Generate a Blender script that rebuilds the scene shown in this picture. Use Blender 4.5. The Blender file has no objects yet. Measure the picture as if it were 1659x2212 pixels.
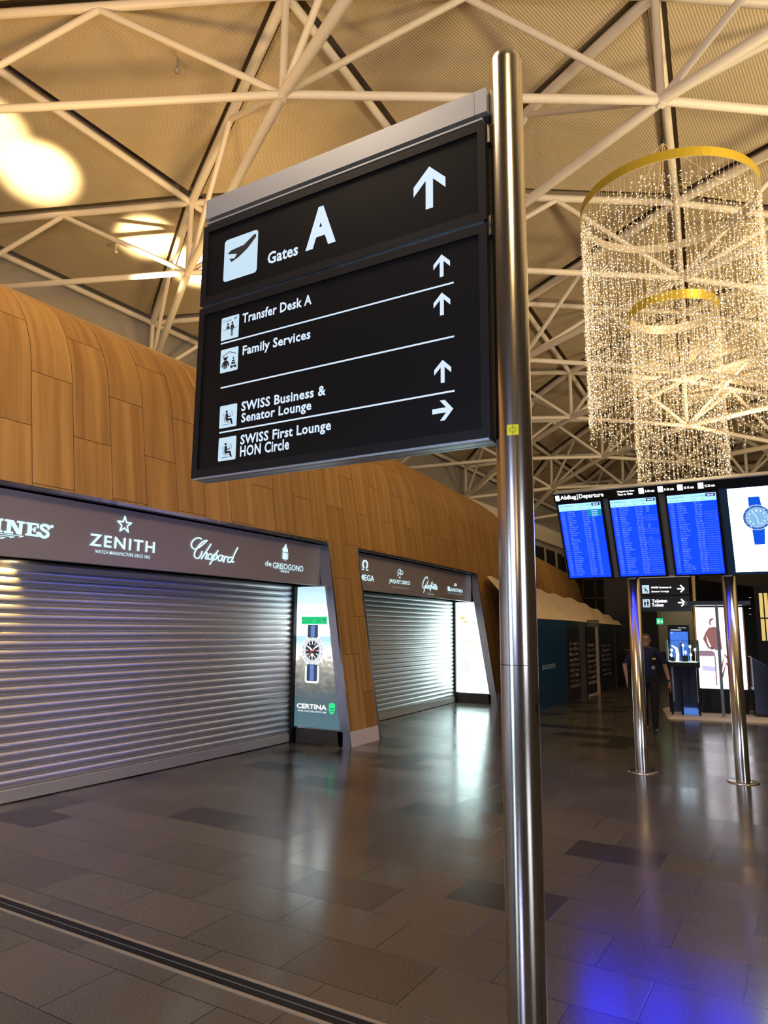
import bpy, bmesh, math, random
from mathutils import Vector, Matrix
random.seed(7)
SC = bpy.context.scene
COL = SC.collection
PI = math.pi

# ------------------------------------------------------------------ camera, world, exposure
def make_camera():
    yaw, pitch, roll = .538364, .162634, .0074833
    c, s = math.cos, math.sin
    fwd = Vector((-s(yaw)*c(pitch), c(yaw)*c(pitch), s(pitch)))
    right = Vector((c(yaw), s(yaw), 0)); up = right.cross(fwd)
    r2 = c(roll)*right + s(roll)*up; u2 = -s(roll)*right + c(roll)*up
    cd = bpy.data.cameras.new('camera'); co = bpy.data.objects.new('camera', cd); COL.objects.link(co)
    cd.sensor_fit = 'HORIZONTAL'; cd.sensor_width = 36; cd.lens = 36*1532.8/1659
    cd.clip_start = .05; cd.clip_end = 300
    M = Matrix((r2, u2, -fwd)).transposed().to_4x4(); M.translation = (0, 0, 1.75)
    co.matrix_world = M
    SC.camera = co
make_camera()
SC.view_settings.view_transform = 'Standard'; SC.view_settings.look = 'None'
SC.view_settings.exposure = 0.0; SC.view_settings.gamma = 1
SC.view_settings.use_curve_mapping = False
SC.cycles.max_bounces = 8; SC.cycles.diffuse_bounces = 4; SC.cycles.glossy_bounces = 4
SC.cycles.transparent_max_bounces = 12
SC.cycles.sample_clamp_indirect = 4.0
W = bpy.data.worlds.new('hall_ambient'); SC.world = W; W.use_nodes = True
bg = W.node_tree.nodes['Background']; bg.inputs[0].default_value = (1.0, .66, .36, 1); bg.inputs[1].default_value = .045

def lamp(name, kind, loc, energy, color, target=None, size=.3, spot=60, blend=1.0, sizey=None):
    d = bpy.data.lights.new(name, kind); d.energy = energy; d.color = color
    if kind == 'SPOT':
        d.spot_size = math.radians(spot); d.spot_blend = blend; d.shadow_soft_size = size
    elif kind == 'AREA':
        d.size = size
        if sizey: d.shape = 'RECTANGLE'; d.size_y = sizey
    else: d.shadow_soft_size = size
    o = bpy.data.objects.new(name, d); COL.objects.link(o); o.location = loc
    if target is not None:
        o.rotation_euler = (Vector(target)-Vector(loc)).to_track_quat('-Z', 'Y').to_euler()
    return o
WARM = (1.0, .64, .24)
WARM2 = (1.0, .66, .28)
PALE = (1.0, .78, .45)
# uplights that wash the roof, standing on top of the shop row and on the far side of the hall
UPL = [((-9.6, 6.2, 6.3), (-14.8, 8.86, 12.3), 34000, 14), ((-9.4, 4.6, 6.3), (-14.7, 7.5, 12.4), 24000, 14),
       ((-10.4, 9.6, 6.3), (-14.2, 11.6, 11.8), 30000, 14), ((-10.4, 11.0, 6.3), (-13.9, 13.2, 11.7), 40000, 15)]
for a, b, e, sp in UPL: lamp('roof_uplight_beam', 'SPOT', a, e*1.3, (1.0, .80, .47), b, .12, sp)
UPW = [((-9.5, 3.5, 6.4), (-10.0, 5.0, 12), 1300, WARM2), ((-10., 11, 6.4), (-13., 12., 11), 800, WARM2), ((5.5, 7., 4.0), (3.0, 10, 12), 3000, PALE),
       ((5.0, 14, 4.0), (2.5, 15.5, 11), 2400, PALE), ((1.5, 23, 4.5), (-2.5, 25., 10), 900, PALE), ((0.5, 30, 4.0), (-4, 30, 9), 200, PALE), ((1.0, -2.0, 3.0), (-3, 1.5, 12), 1100, WARM2)]
for a, b, e, c in UPW: lamp('roof_wash_beam', 'SPOT', a, e, c, b, .5, 150)
lamp('roof_uplight_beam', 'SPOT', (.5, 20.5, 4.0), 9000, PALE, (-3.1, 26.0, 11.0), .2, 30)
# unseen warm fill lamps added under the roof to brighten wood and floor
lamp('hall_fill', 'SPOT', (2.5, -2.0, 8.6), 2100, (1.0, .70, .33), (-6.5, 6.5, 5.0), 1.0, 85)
lamp('hall_fill', 'SPOT', (3.0, 8.0, 8.2), 1150, (1.0, .70, .33), (-7.0, 15.5, 5.0), 1.0, 70)
lamp('hall_fill', 'AREA', (-5.0, 1.0, 9.4), 340, (1.0, .76, .50), (-4.0, 2.5, 0), 3.0)
lamp('hall_fill', 'SPOT', (-1.0, 20.0, 7.5), 1900, (1.0, .72, .36), (-9.2, 30, 4.4), 1.0, 50)
# cool light from out of view: added shutter fill, then screen and lightbox glows
lamp('cool_shutter_fill', 'AREA', (9.5, -3.5, 2.6), 330, (.80, .86, 1.0), (-6.5, 6, 1.2), 4.0, sizey=2.6)
lamp('flight_screen_glow', 'AREA', (-1.5, -6.0, 3.0), 420, (.50, .57, 1.0), (-6.8, 4.0, 2.2), 2.2, sizey=1.1)
lamp('lightbox_glow', 'AREA', (-4.7, -4.2, 1.6), 110, (.66, .90, 1.0), (-1.0, 3.0, 1.6), .9, sizey=2.4)

# ------------------------------------------------------------------ helpers
def tag(o, label=None, cat=None, group=None, kind=None):
    if label: o['label'] = label
    if cat: o['category'] = cat
    if group: o['group'] = group
    if kind: o['kind'] = kind
    return o
def empty(name, loc=(0, 0, 0), rz=0, rx=0):
    o = bpy.data.objects.new(name, None); COL.objects.link(o); o.location = loc
    o.rotation_euler = (rx, 0, rz); o.empty_display_size = .1
    return o
def frame_of(d):
    d = d.normalized(); a = Vector((0, 0, 1)) if abs(d.z) < .95 else Vector((0, 1, 0))
    u = a.cross(d).normalized(); return u, d.cross(u).normalized()
class MB:
    def __init__(s): s.v = []; s.f = []; s.m = []; s.mi = 0; s.sm = []; s.smooth = False; s.uv = None
    def add(s, vs, fs, fn=None):
        n = len(s.v)
        s.v += [tuple(fn(*p)) if fn else tuple(p) for p in vs]
        for f in fs: s.f.append([i+n for i in f]); s.m.append(s.mi); s.sm.append(s.smooth)
        return s
    def box(s, x0, x1, y0, y1, z0, z1, fn=None):
        return s.add([(x0,y0,z0),(x1,y0,z0),(x1,y1,z0),(x0,y1,z0),(x0,y0,z1),(x1,y0,z1),(x1,y1,z1),(x0,y1,z1)],
              [(3,2,1,0),(4,5,6,7),(0,1,5,4),(1,2,6,5),(2,3,7,6),(3,0,4,7)], fn)
    def tube(s, pts, r, n=10, caps=True, fn=None):
        pts = [Vector(p) for p in pts]; k = len(pts); rs = r if isinstance(r, (list, tuple)) else [r]*k
        vs = []; fs = []; s.smooth = True
        d0 = pts[1]-pts[0]; u, w = frame_of(d0)
        for i, p in enumerate(pts):
            d = (pts[min(i+1, k-1)]-pts[max(i-1, 0)]).normalized()
            u = (u-d*u.dot(d)).normalized(); w = d.cross(u)
            for a in range(n):
                t = 2*PI*a/n; vs.append(p+(u*math.cos(t)+w*math.sin(t))*rs[i])
        for i in range(k-1):
            for a in range(n):
                b = (a+1) % n; fs.append((i*n+a, i*n+b, (i+1)*n+b, (i+1)*n+a))
        s.add(vs, fs, fn)
        s.smooth = False
        if caps:
            s.add(vs[:n], [tuple(reversed(range(n)))], fn); s.add(vs[-n:], [tuple(range(n))], fn)
        return s
    def lathe(s, prof, n=24, c=(0, 0, 0), fn=None):
        vs = []; fs = []; s.smooth = True
        for r, z in prof:
            for a in range(n): vs.append((c[0]+r*math.cos(2*PI*a/n), c[1]+r*math.sin(2*PI*a/n), c[2]+z))
        for i in range(len(prof)-1):
            for a in range(n):
                b = (a+1) % n; fs.append((i*n+a, i*n+b, (i+1)*n+b, (i+1)*n+a))
        s.add(vs, fs, fn); s.smooth = False
        return s
    def poly(s, pts, fn, t=0.0):
        """flat outline in local 2D, mapped by fn(x, y, depth); t gives it thickness towards the viewer"""
        n = len(pts)
        if t == 0: return s.add([(x, y, 0) for x, y in pts], [tuple(range(n))], fn)
        vs = [(x, y, 0) for x, y in pts]+[(x, y, t) for x, y in pts]
        fs = [tuple(range(n, 2*n)), tuple(reversed(range(n)))]+[(i, (i+1) % n, n+(i+1) % n, n+i) for i in range(n)]
        return s.add(vs, fs, fn)
    def rect(s, x0, x1, y0, y1, fn, t=0.0): return s.poly([(x0, y0), (x1, y0), (x1, y1), (x0, y1)], fn, t)
    def rrect(s, x0, x1, y0, y1, r, fn, t=0.0, ry=None):
        ry = ry or r; p = []
        for cx, cy, a0 in ((x1-r, y1-ry, 0), (x0+r, y1-ry, 90), (x0+r, y0+ry, 180), (x1-r, y0+ry, 270)):
            for k in range(6):
                a = math.radians(a0+k*18); p.append((cx+r*math.cos(a), cy+ry*math.sin(a)))
        return s.poly(p, fn, t)
    def disc(s, cx, cy, rx, ry, fn, t=0.0, n=28):
        return s.poly([(cx+rx*math.cos(2*PI*k/n), cy+ry*math.sin(2*PI*k/n)) for k in range(n)], fn, t)
    def ring(s, cx, cy, r0, r1, fn, t=0.0, a0=0, a1=360, n=40, asp=1.0):
        for k in range(n):
            b0 = math.radians(a0+(a1-a0)*k/n); b1 = math.radians(a0+(a1-a0)*(k+1)/n)
            s.poly([(cx+r0*math.cos(b0), cy+asp*r0*math.sin(b0)), (cx+r1*math.cos(b0), cy+asp*r1*math.sin(b0)),
                    (cx+r1*math.cos(b1), cy+asp*r1*math.sin(b1)), (cx+r0*math.cos(b1), cy+asp*r0*math.sin(b1))], fn, t)
        return s
    def stroke(s, pts, w, fn, t=0.0, smooth=3, wf=None):
        """a pen stroke of width w along a 2D polyline (rounded by Catmull-Rom)"""
        P = [Vector(p) for p in pts]
        if smooth > 1 and len(P) > 2:
            Q = []
            for i in range(len(P)-1):
                p0 = P[max(i-1, 0)]; p1 = P[i]; p2 = P[i+1]; p3 = P[min(i+2, len(P)-1)]
                for k in range(smooth):
                    u = k/smooth
                    Q.append(.5*((2*p1)+(p2-p0)*u+(2*p0-5*p1+4*p2-p3)*u*u+(3*p1-p0-3*p2+p3)*u**3))
            Q.append(P[-1]); P = Q
        n = len(P); vs = []; fs = []
        wx, wy = w if isinstance(w, tuple) else (w, w)
        for i, p in enumerate(P):
            d = P[min(i+1, n-1)]-P[max(i-1, 0)]
            d = Vector((d.x/wx, d.y/wy)); d = d.normalized() if d.length > 1e-9 else Vector((1, 0))
            nn = Vector((-d.y*wx, d.x*wy))*.5
            vs += [(p.x+nn.x, p.y+nn.y, t), (p.x-nn.x, p.y-nn.y, t)]
        for i in range(n-1): fs.append((2*i, 2*i+1, 2*i+3, 2*i+2))
        s.add(vs, fs, fn)
        for q in (P[0], P[-1]):
            s.add([(q.x+wx*.5*math.cos(a*PI/5), q.y+wy*.5*math.sin(a*PI/5), t) for a in range(10)], [tuple(range(10))], fn)
        return s
    def text(s, body, box, fn, t=0.0, bold=0.0, shear=0.0, res=2, align='LEFT', spacing=1.0, keep=False):
        """lettering fitted into box = (x0, x1, y0, y1): the bounds of its ink"""
        vs, fs = glyphs(body, bold, shear, res, align, spacing)
        if not vs: return s
        ax = min(v[0] for v in vs); bx = max(v[0] for v in vs); ay = min(v[1] for v in vs); by = max(v[1] for v in vs)
        x0, x1, y0, y1 = box
        if keep:
            k = (y1-y0)/.70; sx = k; sy = k; ay = 0
        else: sx = (x1-x0)/(bx-ax); sy = (y1-y0)/(by-ay)
        P = [(x0+(v[0]-ax)*sx, y0+(v[1]-ay)*sy, t) for v in vs]
        return s.add(P, fs, fn)
    def build(s, name, mats, parent=None, rel=None):
        me = bpy.data.meshes.new(name)
        vs = s.v
        if rel is not None: vs = [(x-rel[0], y-rel[1], z-rel[2]) for x, y, z in vs]
        me.from_pydata(vs, [], s.f)
        mats = mats if isinstance(mats, (list, tuple)) else [mats]
        for m in mats: me.materials.append(m)
        me.polygons.foreach_set('material_index', s.m); me.polygons.foreach_set('use_smooth', s.sm)
        if s.uv:
            l = me.uv_layers.new(name='UVMap')
            for p in me.polygons:
                for li in p.loop_indices: l.data[li].uv = s.uv[me.loops[li].vertex_index]
        me.update()
        o = bpy.data.objects.new(name, me); COL.objects.link(o)
        if parent: o.parent = parent
        return o
_gc = {}
def glyphs(body, bold, shear, res, align, spacing):
    key = (body, bold, shear, res, align, spacing)
    if key in _gc: return _gc[key]
    cu = bpy.data.curves.new('t', 'FONT'); cu.body = body; cu.size = 1; cu.offset = bold; cu.shear = shear
    cu.resolution_u = res; cu.align_x = align; cu.space_character = spacing; cu.dimensions = '2D'; cu.fill_mode = 'BOTH'
    ob = bpy.data.objects.new('t', cu)
    me = ob.to_mesh()
    vs = [tuple(v.co) for v in me.vertices]; fs = [tuple(reversed(p.vertices)) if p.normal.z < 0 else tuple(p.vertices) for p in me.polygons]
    ob.to_mesh_clear(); bpy.data.objects.remove(ob); bpy.data.curves.remove(cu)
    _gc[key] = (vs, fs); return vs, fs

# ------------------------------------------------------------------ materials
def mat(name, color, rough=.5, metal=0.0, emit=None, es=0.0, spec=.5, alpha=None, trans=0.0, ior=1.45):
    m = bpy.data.materials.new(name); m.use_nodes = True
    b = m.node_tree.nodes['Principled BSDF']
    b.inputs['Base Color'].default_value = (*color, 1); b.inputs['Roughness'].default_value = rough
    b.inputs['Metallic'].default_value = metal; b.inputs['Specular IOR Level'].default_value = spec
    b.inputs['Transmission Weight'].default_value = trans; b.inputs['IOR'].default_value = ior
    if emit: b.inputs['Emission Color'].default_value = (*emit, 1); b.inputs['Emission Strength'].default_value = es
    return m
def lin(r, g, b):
    f = lambda c: (c/255/12.92) if c <= 10 else ((c/255+.055)/1.055)**2.4
    return (f(r), f(g), f(b))
def nodes(m): return m.node_tree.nodes, m.node_tree.links, m.node_tree.nodes['Principled BSDF']
def noise_rough(m, scale, lo, hi, stretch=(1, 1, 1), bump=0.0, coord='Object', detail=4):
    n, l, b = nodes(m)
    tc = n.new('ShaderNodeTexCoord'); mp = n.new('ShaderNodeMapping'); mp.inputs['Scale'].default_value = stretch
    nz = n.new('ShaderNodeTexNoise'); nz.inputs['Scale'].default_value = scale; nz.inputs['Detail'].default_value = detail
    mr = n.new('ShaderNodeMapRange'); mr.inputs['To Min'].default_value = lo; mr.inputs['To Max'].default_value = hi
    l.new(tc.outputs[coord], mp.inputs[0]); l.new(mp.outputs[0], nz.inputs['Vector']); l.new(nz.outputs[0], mr.inputs[0])
    l.new(mr.outputs[0], b.inputs['Roughness'])
    if bump:
        bp = n.new('ShaderNodeBump'); bp.inputs['Strength'].default_value = bump; bp.inputs['Distance'].default_value = .002
        l.new(nz.outputs[0], bp.inputs['Height']); l.new(bp.outputs[0], b.inputs['Normal'])
    return m
def emis(name, color, s): return mat(name, (0.01, .01, .01), .4, 0, color, s)

M = {}
M['steel'] = noise_rough(mat('brushed_stainless_steel', (.62, .57, .50), .2, 1.0), 40, .12, .25, (60, 60, .25), .02)
M['steel_dark'] = noise_rough(mat('dark_polished_steel', (.46, .49, .56), .25, 1.0), 8, .16, .34, (1, 1, .2))
M['alu'] = noise_rough(mat('satin_aluminium', (.50, .52, .56), .32, .75), 20, .26, .4, (.3, 20, 20))
M['shutter'] = noise_rough(mat('galvanised_shutter_slats', (.66, .66, .68), .38, .85), 14, .30, .46, (8, .3, 1))
M['shutter_bar'] = mat('shutter_bottom_rail_grey', (.50, .49, .49), .45, .5)
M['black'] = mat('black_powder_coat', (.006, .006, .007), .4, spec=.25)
M['black_gloss'] = mat('black_gloss_panel', (.006, .007, .008), .22)
M['black_face'] = mat('sign_face_black_film', (.004, .004, .005), .35, spec=.2)
M['white_tube'] = mat('warm_white_painted_steel_tube', (.78, .70, .58), .42)
M['deck'] = mat('shadow_gap_grey', (.30, .25, .17), .8)
M['fascia'] = mat('grey_beige_render', (.36, .33, .29), .7)
M['fascia_dark'] = mat('dark_band_grey', (.10, .10, .10), .7)
M['band'] = mat('taupe_sign_band', (.25, .215, .225), .38)
M['letter_cyan'] = emis('lit_cool_white_letter', (.62, .88, .95), 1.25)
M['letter'] = emis('lit_white_sign_symbol', (.66, .80, .98), 1.05)
M['letter_dim'] = emis('lit_dim_letter', (.55, .70, .74), .45)
M['letter_bright'] = emis('lit_bright_white_letter', (.95, .97, 1.0), 2.2)
M['picto'] = emis('lit_pictogram_field', (.60, .80, .95), .95)
M['picto_ink'] = mat('pictogram_black', (.006, .008, .012), .5)
M['ring_gold'] = mat('brushed_gold_band', (.46, .34, .03), .45, .5)
M['ring_back'] = mat('pale_grey_band', (.5, .46, .38), .4, .4)
M['led'] = emis('warm_led_point', (1.0, .80, .52), 6.0)
M['led'].cycles.emission_sampling = 'NONE'
M['wire'] = mat('clear_gold_led_wire', (.66, .52, .30), .35, .3, (1, .74, .40), .20)
M['wire'].cycles.emission_sampling = 'NONE'
M['screen_blue'] = emis('departure_screen_blue', (.0, .009, 1.0), 8.0)
M['screen_head'] = emis('departure_screen_header', (.45, .90, 1.0), 1.1)
M['screen_text'] = emis('departure_screen_text', (.32, .52, 1.0), .8)
M['screen_green'] = emis('departure_status_green', (.0, .30, .28), 1.0)
M['screen_navy'] = emis('departure_clock_navy', (.0, .035, .25), 1.0)
M['grey_metal'] = mat('board_grey_metal', (.16, .18, .20), .4, .5)
M['yellow'] = mat('yellow_survey_sticker', (.62, .60, .0), .5, 0, (.6, .6, 0), .06)
M['ink'] = mat('black_ink', (.01, .01, .01), .6)
M['white_plinth'] = mat('off_white_plinth', (.70, .62, .56), .45)
M['navy_board'] = mat('navy_hoarding_print', (.010, .045, .105), .28)
M['cream_cloth'] = mat('cream_sheet', (.74, .62, .46), .85)
M['grey_print'] = mat('hoarding_text_grey', (.30, .38, .45), .5)
M['drain_metal'] = mat('drain_edge_metal', (.46, .42, .35), .45, .7)
M['dark_wall'] = mat('far_dark_wall', (.018, .017, .018), .5)
M['beige_wall'] = mat('far_beige_wall', (.34, .30, .22), .6)
M['soffit'] = mat('dark_grey_soffit', (.045, .042, .038), .6)
M['exit_green'] = emis('exit_sign_green', (.02, .62, .22), 1.1)
M['exit_white'] = emis('exit_sign_white', (.9, 1.0, .92), 1.4)
M['warm_lamp'] = emis('warm_lamp_lens', (1.0, .78, .45), 8.0)
M['gold_shelf'] = emis('gold_backlit_glass', (1.0, .70, .22), .8)
def glass_mat():
    m = bpy.data.materials.new('clear_display_glass'); m.use_nodes = True
    n, l = m.node_tree.nodes, m.node_tree.links; n.clear()
    o = n.new('ShaderNodeOutputMaterial'); t = n.new('ShaderNodeBsdfTransparent'); g = n.new('ShaderNodeBsdfGlossy')
    t.inputs[0].default_value = (.93, .97, .96, 1); g.inputs['Roughness'].default_value = .03
    x = n.new('ShaderNodeMixShader'); f = n.new('ShaderNodeFresnel'); f.inputs[0].default_value = 1.5
    l.new(f.outputs[0], x.inputs[0]); l.new(t.outputs[0], x.inputs[1]); l.new(g.outputs[0], x.inputs[2]); l.new(x.outputs[0], o.inputs[0])
    return m
M['glass'] = glass_mat()

def floor_material():
    m = mat('dark_stone_floor_tiles', (.05, .05, .05), .3); n, l, b = nodes(m)
    tc = n.new('ShaderNodeTexCoord')
    mp = n.new('ShaderNodeMapping'); mp.inputs['Location'].default_value = (.12, .39, 0)
    br = n.new('ShaderNodeTexBrick'); br.offset = .43; br.offset_frequency = 2; br.squash = 1.0
    br.inputs['Color1'].default_value = (0, 0, 0, 1); br.inputs['Color2'].default_value = (1, 1, 1, 1); br.inputs['Mortar'].default_value = (.5, .5, .5, 1)
    br.inputs['Scale'].default_value = 1.0; br.inputs['Mortar Size'].default_value = .0034; br.inputs['Mortar Smooth'].default_value = .3
    br.inputs['Brick Width'].default_value = .70; br.inputs['Row Height'].default_value = .447; br.inputs['Bias'].default_value = 0
    l.new(tc.outputs['Object'], mp.inputs[0]); l.new(mp.outputs[0], br.inputs['Vector'])
    rp = n.new('ShaderNodeValToRGB'); e = rp.color_ramp.elements
    e[0].position = 0; e[0].color = (.020, .018, .016, 1); e[1].position = .15; e[1].color = (.026, .023, .020, 1)
    k = e.new(.19); k.color = (.070, .061, .050, 1); k = e.new(1.0); k.color = (.105, .092, .075, 1)
    l.new(br.outputs['Color'], rp.inputs[0])
    nz = n.new('ShaderNodeTexNoise'); nz.inputs['Scale'].default_value = 110; nz.inputs['Detail'].default_value = 3
    l.new(tc.outputs['Object'], nz.inputs['Vector'])
    sp = n.new('ShaderNodeMapRange'); sp.inputs['From Min'].default_value = .35; sp.inputs['From Max'].default_value = .75; sp.inputs['To Min'].default_value = .82; sp.inputs['To Max'].default_value = 1.5
    l.new(nz.outputs[0], sp.inputs[0])
    mx = n.new('ShaderNodeMix'); mx.data_type = 'RGBA'; mx.blend_type = 'MULTIPLY'; mx.inputs[0].default_value = 1
    l.new(rp.outputs[0], mx.inputs[6]); l.new(sp.outputs[0], mx.inputs[7])
    m2 = n.new('ShaderNodeMix'); m2.data_type = 'RGBA'; l.new(br.outputs['Fac'], m2.inputs[0]); l.new(mx.outputs[2], m2.inputs[6]); m2.inputs[7].default_value = (.006, .006, .005, 1)
    l.new(m2.outputs[2], b.inputs['Base Color'])
    n2 = n.new('ShaderNodeTexNoise'); n2.inputs['Scale'].default_value = 3.0; n2.inputs['Detail'].default_value = 6; l.new(tc.outputs['Object'], n2.inputs['Vector'])
    r2 = n.new('ShaderNodeMapRange'); r2.inputs['To Min'].default_value = .20; r2.inputs['To Max'].default_value = .25; l.new(n2.outputs[0], r2.inputs[0])
    ad = n.new('ShaderNodeMath'); ad.operation = 'MULTIPLY_ADD'; ad.inputs[1].default_value = -.07; l.new(br.outputs['Color'], ad.inputs[0]); l.new(r2.outputs[0], ad.inputs[2])
    l.new(ad.outputs[0], b.inputs['Roughness']); b.inputs['Specular IOR Level'].default_value = .95
    bp = n.new('ShaderNodeBump'); bp.inputs['Strength'].default_value = .25; bp.inputs['Distance'].default_value = .002; bp.invert = True
    l.new(br.outputs['Fac'], bp.inputs['Height'])
    b2 = n.new('ShaderNodeBump'); b2.inputs['Strength'].default_value = .015; b2.inputs['Distance'].default_value = .001
    l.new(nz.outputs[0], b2.inputs['Height']); l.new(bp.outputs[0], b2.inputs['Normal']); l.new(b2.outputs[0], b.inputs['Normal'])
    return m
def wood_material():
    """veneered panels; UV: x along the wall, y along the height of the skin, both in metres"""
    m = mat('oak_veneer_panels', (.4, .2, .06), .5); n, l, b = nodes(m)
    uv = n.new('ShaderNodeUVMap')
    mp = n.new('ShaderNodeMapping'); mp.inputs['Rotation'].default_value = (0, 0, PI/2)
    # after the rotation x' = -v, y' = u : brick rows run up the wall
    mp.inputs['Location'].default_value = (.165, -4.07, 0)
    br = n.new('ShaderNodeTexBrick'); br.offset = .5; br.offset_frequency = 2
    br.inputs['Color1'].default_value = (0, 0, 0, 1); br.inputs['Color2'].default_value = (1, 1, 1, 1); br.inputs['Mortar'].default_value = (.5, .5, .5, 1)
    br.inputs['Scale'].default_value = 1; br.inputs['Mortar Size'].default_value = .0035; br.inputs['Mortar Smooth'].default_value = .1
    br.inputs['Brick Width'].default_value = 1.2; br.inputs['Row Height'].default_value = .471
    l.new(uv.outputs[0], mp.inputs[0]); l.new(mp.outputs[0], br.inputs['Vector'])
    # strips of veneer inside each panel
    ms = n.new('ShaderNodeMapping'); ms.inputs['Scale'].default_value = (10.6, .35, 1)
    l.new(uv.outputs[0], ms.inputs[0])
    ns = n.new('ShaderNodeTexNoise'); ns.inputs['Scale'].default_value = 1; ns.inputs['Detail'].default_value = 1
    off = n.new('ShaderNodeVectorMath'); off.operation = 'MULTIPLY_ADD'; off.inputs[1].default_value = (9, 7, 5); l.new(br.outputs['Color'], off.inputs[0]); l.new(ms.outputs[0], off.inputs[2])
    l.new(off.outputs[0], ns.inputs['Vector'])
    mg = n.new('ShaderNodeMapping'); mg.inputs['Scale'].default_value = (60, 2.2, 1); l.new(uv.outputs[0], mg.inputs[0])
    ng = n.new('ShaderNodeTexNoise'); ng.inputs['Scale'].default_value = 1; ng.inputs['Detail'].default_value = 4; l.new(mg.outputs[0], ng.inputs['Vector'])
    a1 = n.new('ShaderNodeMath'); a1.operation = 'MULTIPLY_ADD'; a1.inputs[1].default_value = .35; l.new(ng.outputs[0], a1.inputs[0]); l.new(ns.outputs[0], a1.inputs[2])
    a2 = n.new('ShaderNodeMath'); a2.operation = 'MULTIPLY_ADD'; a2.inputs[1].default_value = .16; l.new(br.outputs['Color'], a2.inputs[0]); l.new(a1.outputs[0], a2.inputs[2])
    rp = n.new('ShaderNodeValToRGB'); e = rp.color_ramp.elements
    e[0].position = .42; e[0].color = (.25, .118, .028, 1); e[1].position = 1.05; e[1].color = (.45, .245, .072, 1)
    l.new(a2.outputs[0], rp.inputs[0])
    mx = n.new('ShaderNodeMix'); mx.data_type = 'RGBA'; l.new(br.outputs['Fac'], mx.inputs[0]); l.new(rp.outputs[0], mx.inputs[6]); mx.inputs[7].default_value = (.03, .013, .004, 1)
    l.new(mx.outputs[2], b.inputs['Base Color'])
    bp = n.new('ShaderNodeBump'); bp.inputs['Strength'].default_value = .5; bp.inputs['Distance'].default_value = .004; bp.invert = True
    l.new(br.outputs['Fac'], bp.inputs['Height']); l.new(bp.outputs[0], b.inputs['Normal'])
    b.inputs['Roughness'].default_value = .48
    return m
def corrugated_material():
    """perforated ribbed roof sheets; UV x runs across the ribs in metres"""
    m = mat('ribbed_roof_sheet', (.60, .51, .38), .45, .15); n, l, b = nodes(m)
    uv = n.new('ShaderNodeUVMap')
    wv = n.new('ShaderNodeTexWave'); wv.wave_type = 'BANDS'; wv.bands_direction = 'X'; wv.wave_profile = 'SIN'
    wv.inputs['Scale'].default_value = 2*PI/(20*.05); wv.inputs['Distortion'].default_value = 0
    l.new(uv.outputs[0], wv.inputs['Vector'])
    bp = n.new('ShaderNodeBump'); bp.inputs['Strength'].default_value = 1.0; bp.inputs['Distance'].default_value = .0055
    l.new(wv.outputs['Fac'], bp.inputs['Height']); l.new(bp.outputs[0], b.inputs['Normal'])
    nz = n.new('ShaderNodeTexNoise'); nz.inputs['Scale'].default_value = .5; l.new(uv.outputs[0], nz.inputs['Vector'])
    rp = n.new('ShaderNodeValToRGB'); e = rp.color_ramp.elements
    e[0].color = (.50, .40, .26, 1); e[1].color = (.60, .49, .33, 1); l.new(nz.outputs[0], rp.inputs[0]); l.new(rp.outputs[0], b.inputs['Base Color'])
    return m
M['floor'] = floor_material(); M['wood'] = wood_material(); M['sheet'] = corrugated_material()

# ================================================================== SETTING
def struct(mb, name, m, parent=None, rel=None):
    o = mb.build(name, m, parent, rel)
    if not parent: o['kind'] = 'structure'
    return o
mb = MB(); mb.add([(-26, -12, 0), (16, -12, 0), (16, 48, 0), (-26, 48, 0)], [(0, 1, 2, 3)])
struct(mb, 'floor', M['floor'])

# ---- the shop row: a leaning, round-shouldered wooden skin that bends gently away from the hall
X0, KB = -5.94, .0045
def Wm(u, off, z):
    w = max(0.0, u-5); d = KB*w*w if w < 17 else KB*(289+34*(w-17))
    return (X0+off-d, u, z)
PROF = [(0, 0), (-.487, 3.1), (-.69, 4.40), (-.745, 4.63), (-.86, 4.90), (-1.02, 5.14), (-1.22, 5.32), (-1.5, 5.49), (-1.85, 5.62), (-2.4, 5.73), (-3.2, 5.79), (-4.6, 5.80)]
def front(z): return -.157*z
ZO = 3.1
OPEN = [(-4.0, 9.19), (10.05, 16.2)]
def prof_pts():
    P = [(0, .0), (front(.22), .22)]
    for z in (.7, 1.2, 1.7, 2.2, 2.7): P.append((front(z), z))
    return P+PROF[1:]
def arclen(P):
    s = [0]
    for a, b in zip(P, P[1:]): s.append(s[-1]+math.hypot(b[0]-a[0], b[1]-a[1]))
    return s
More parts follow.
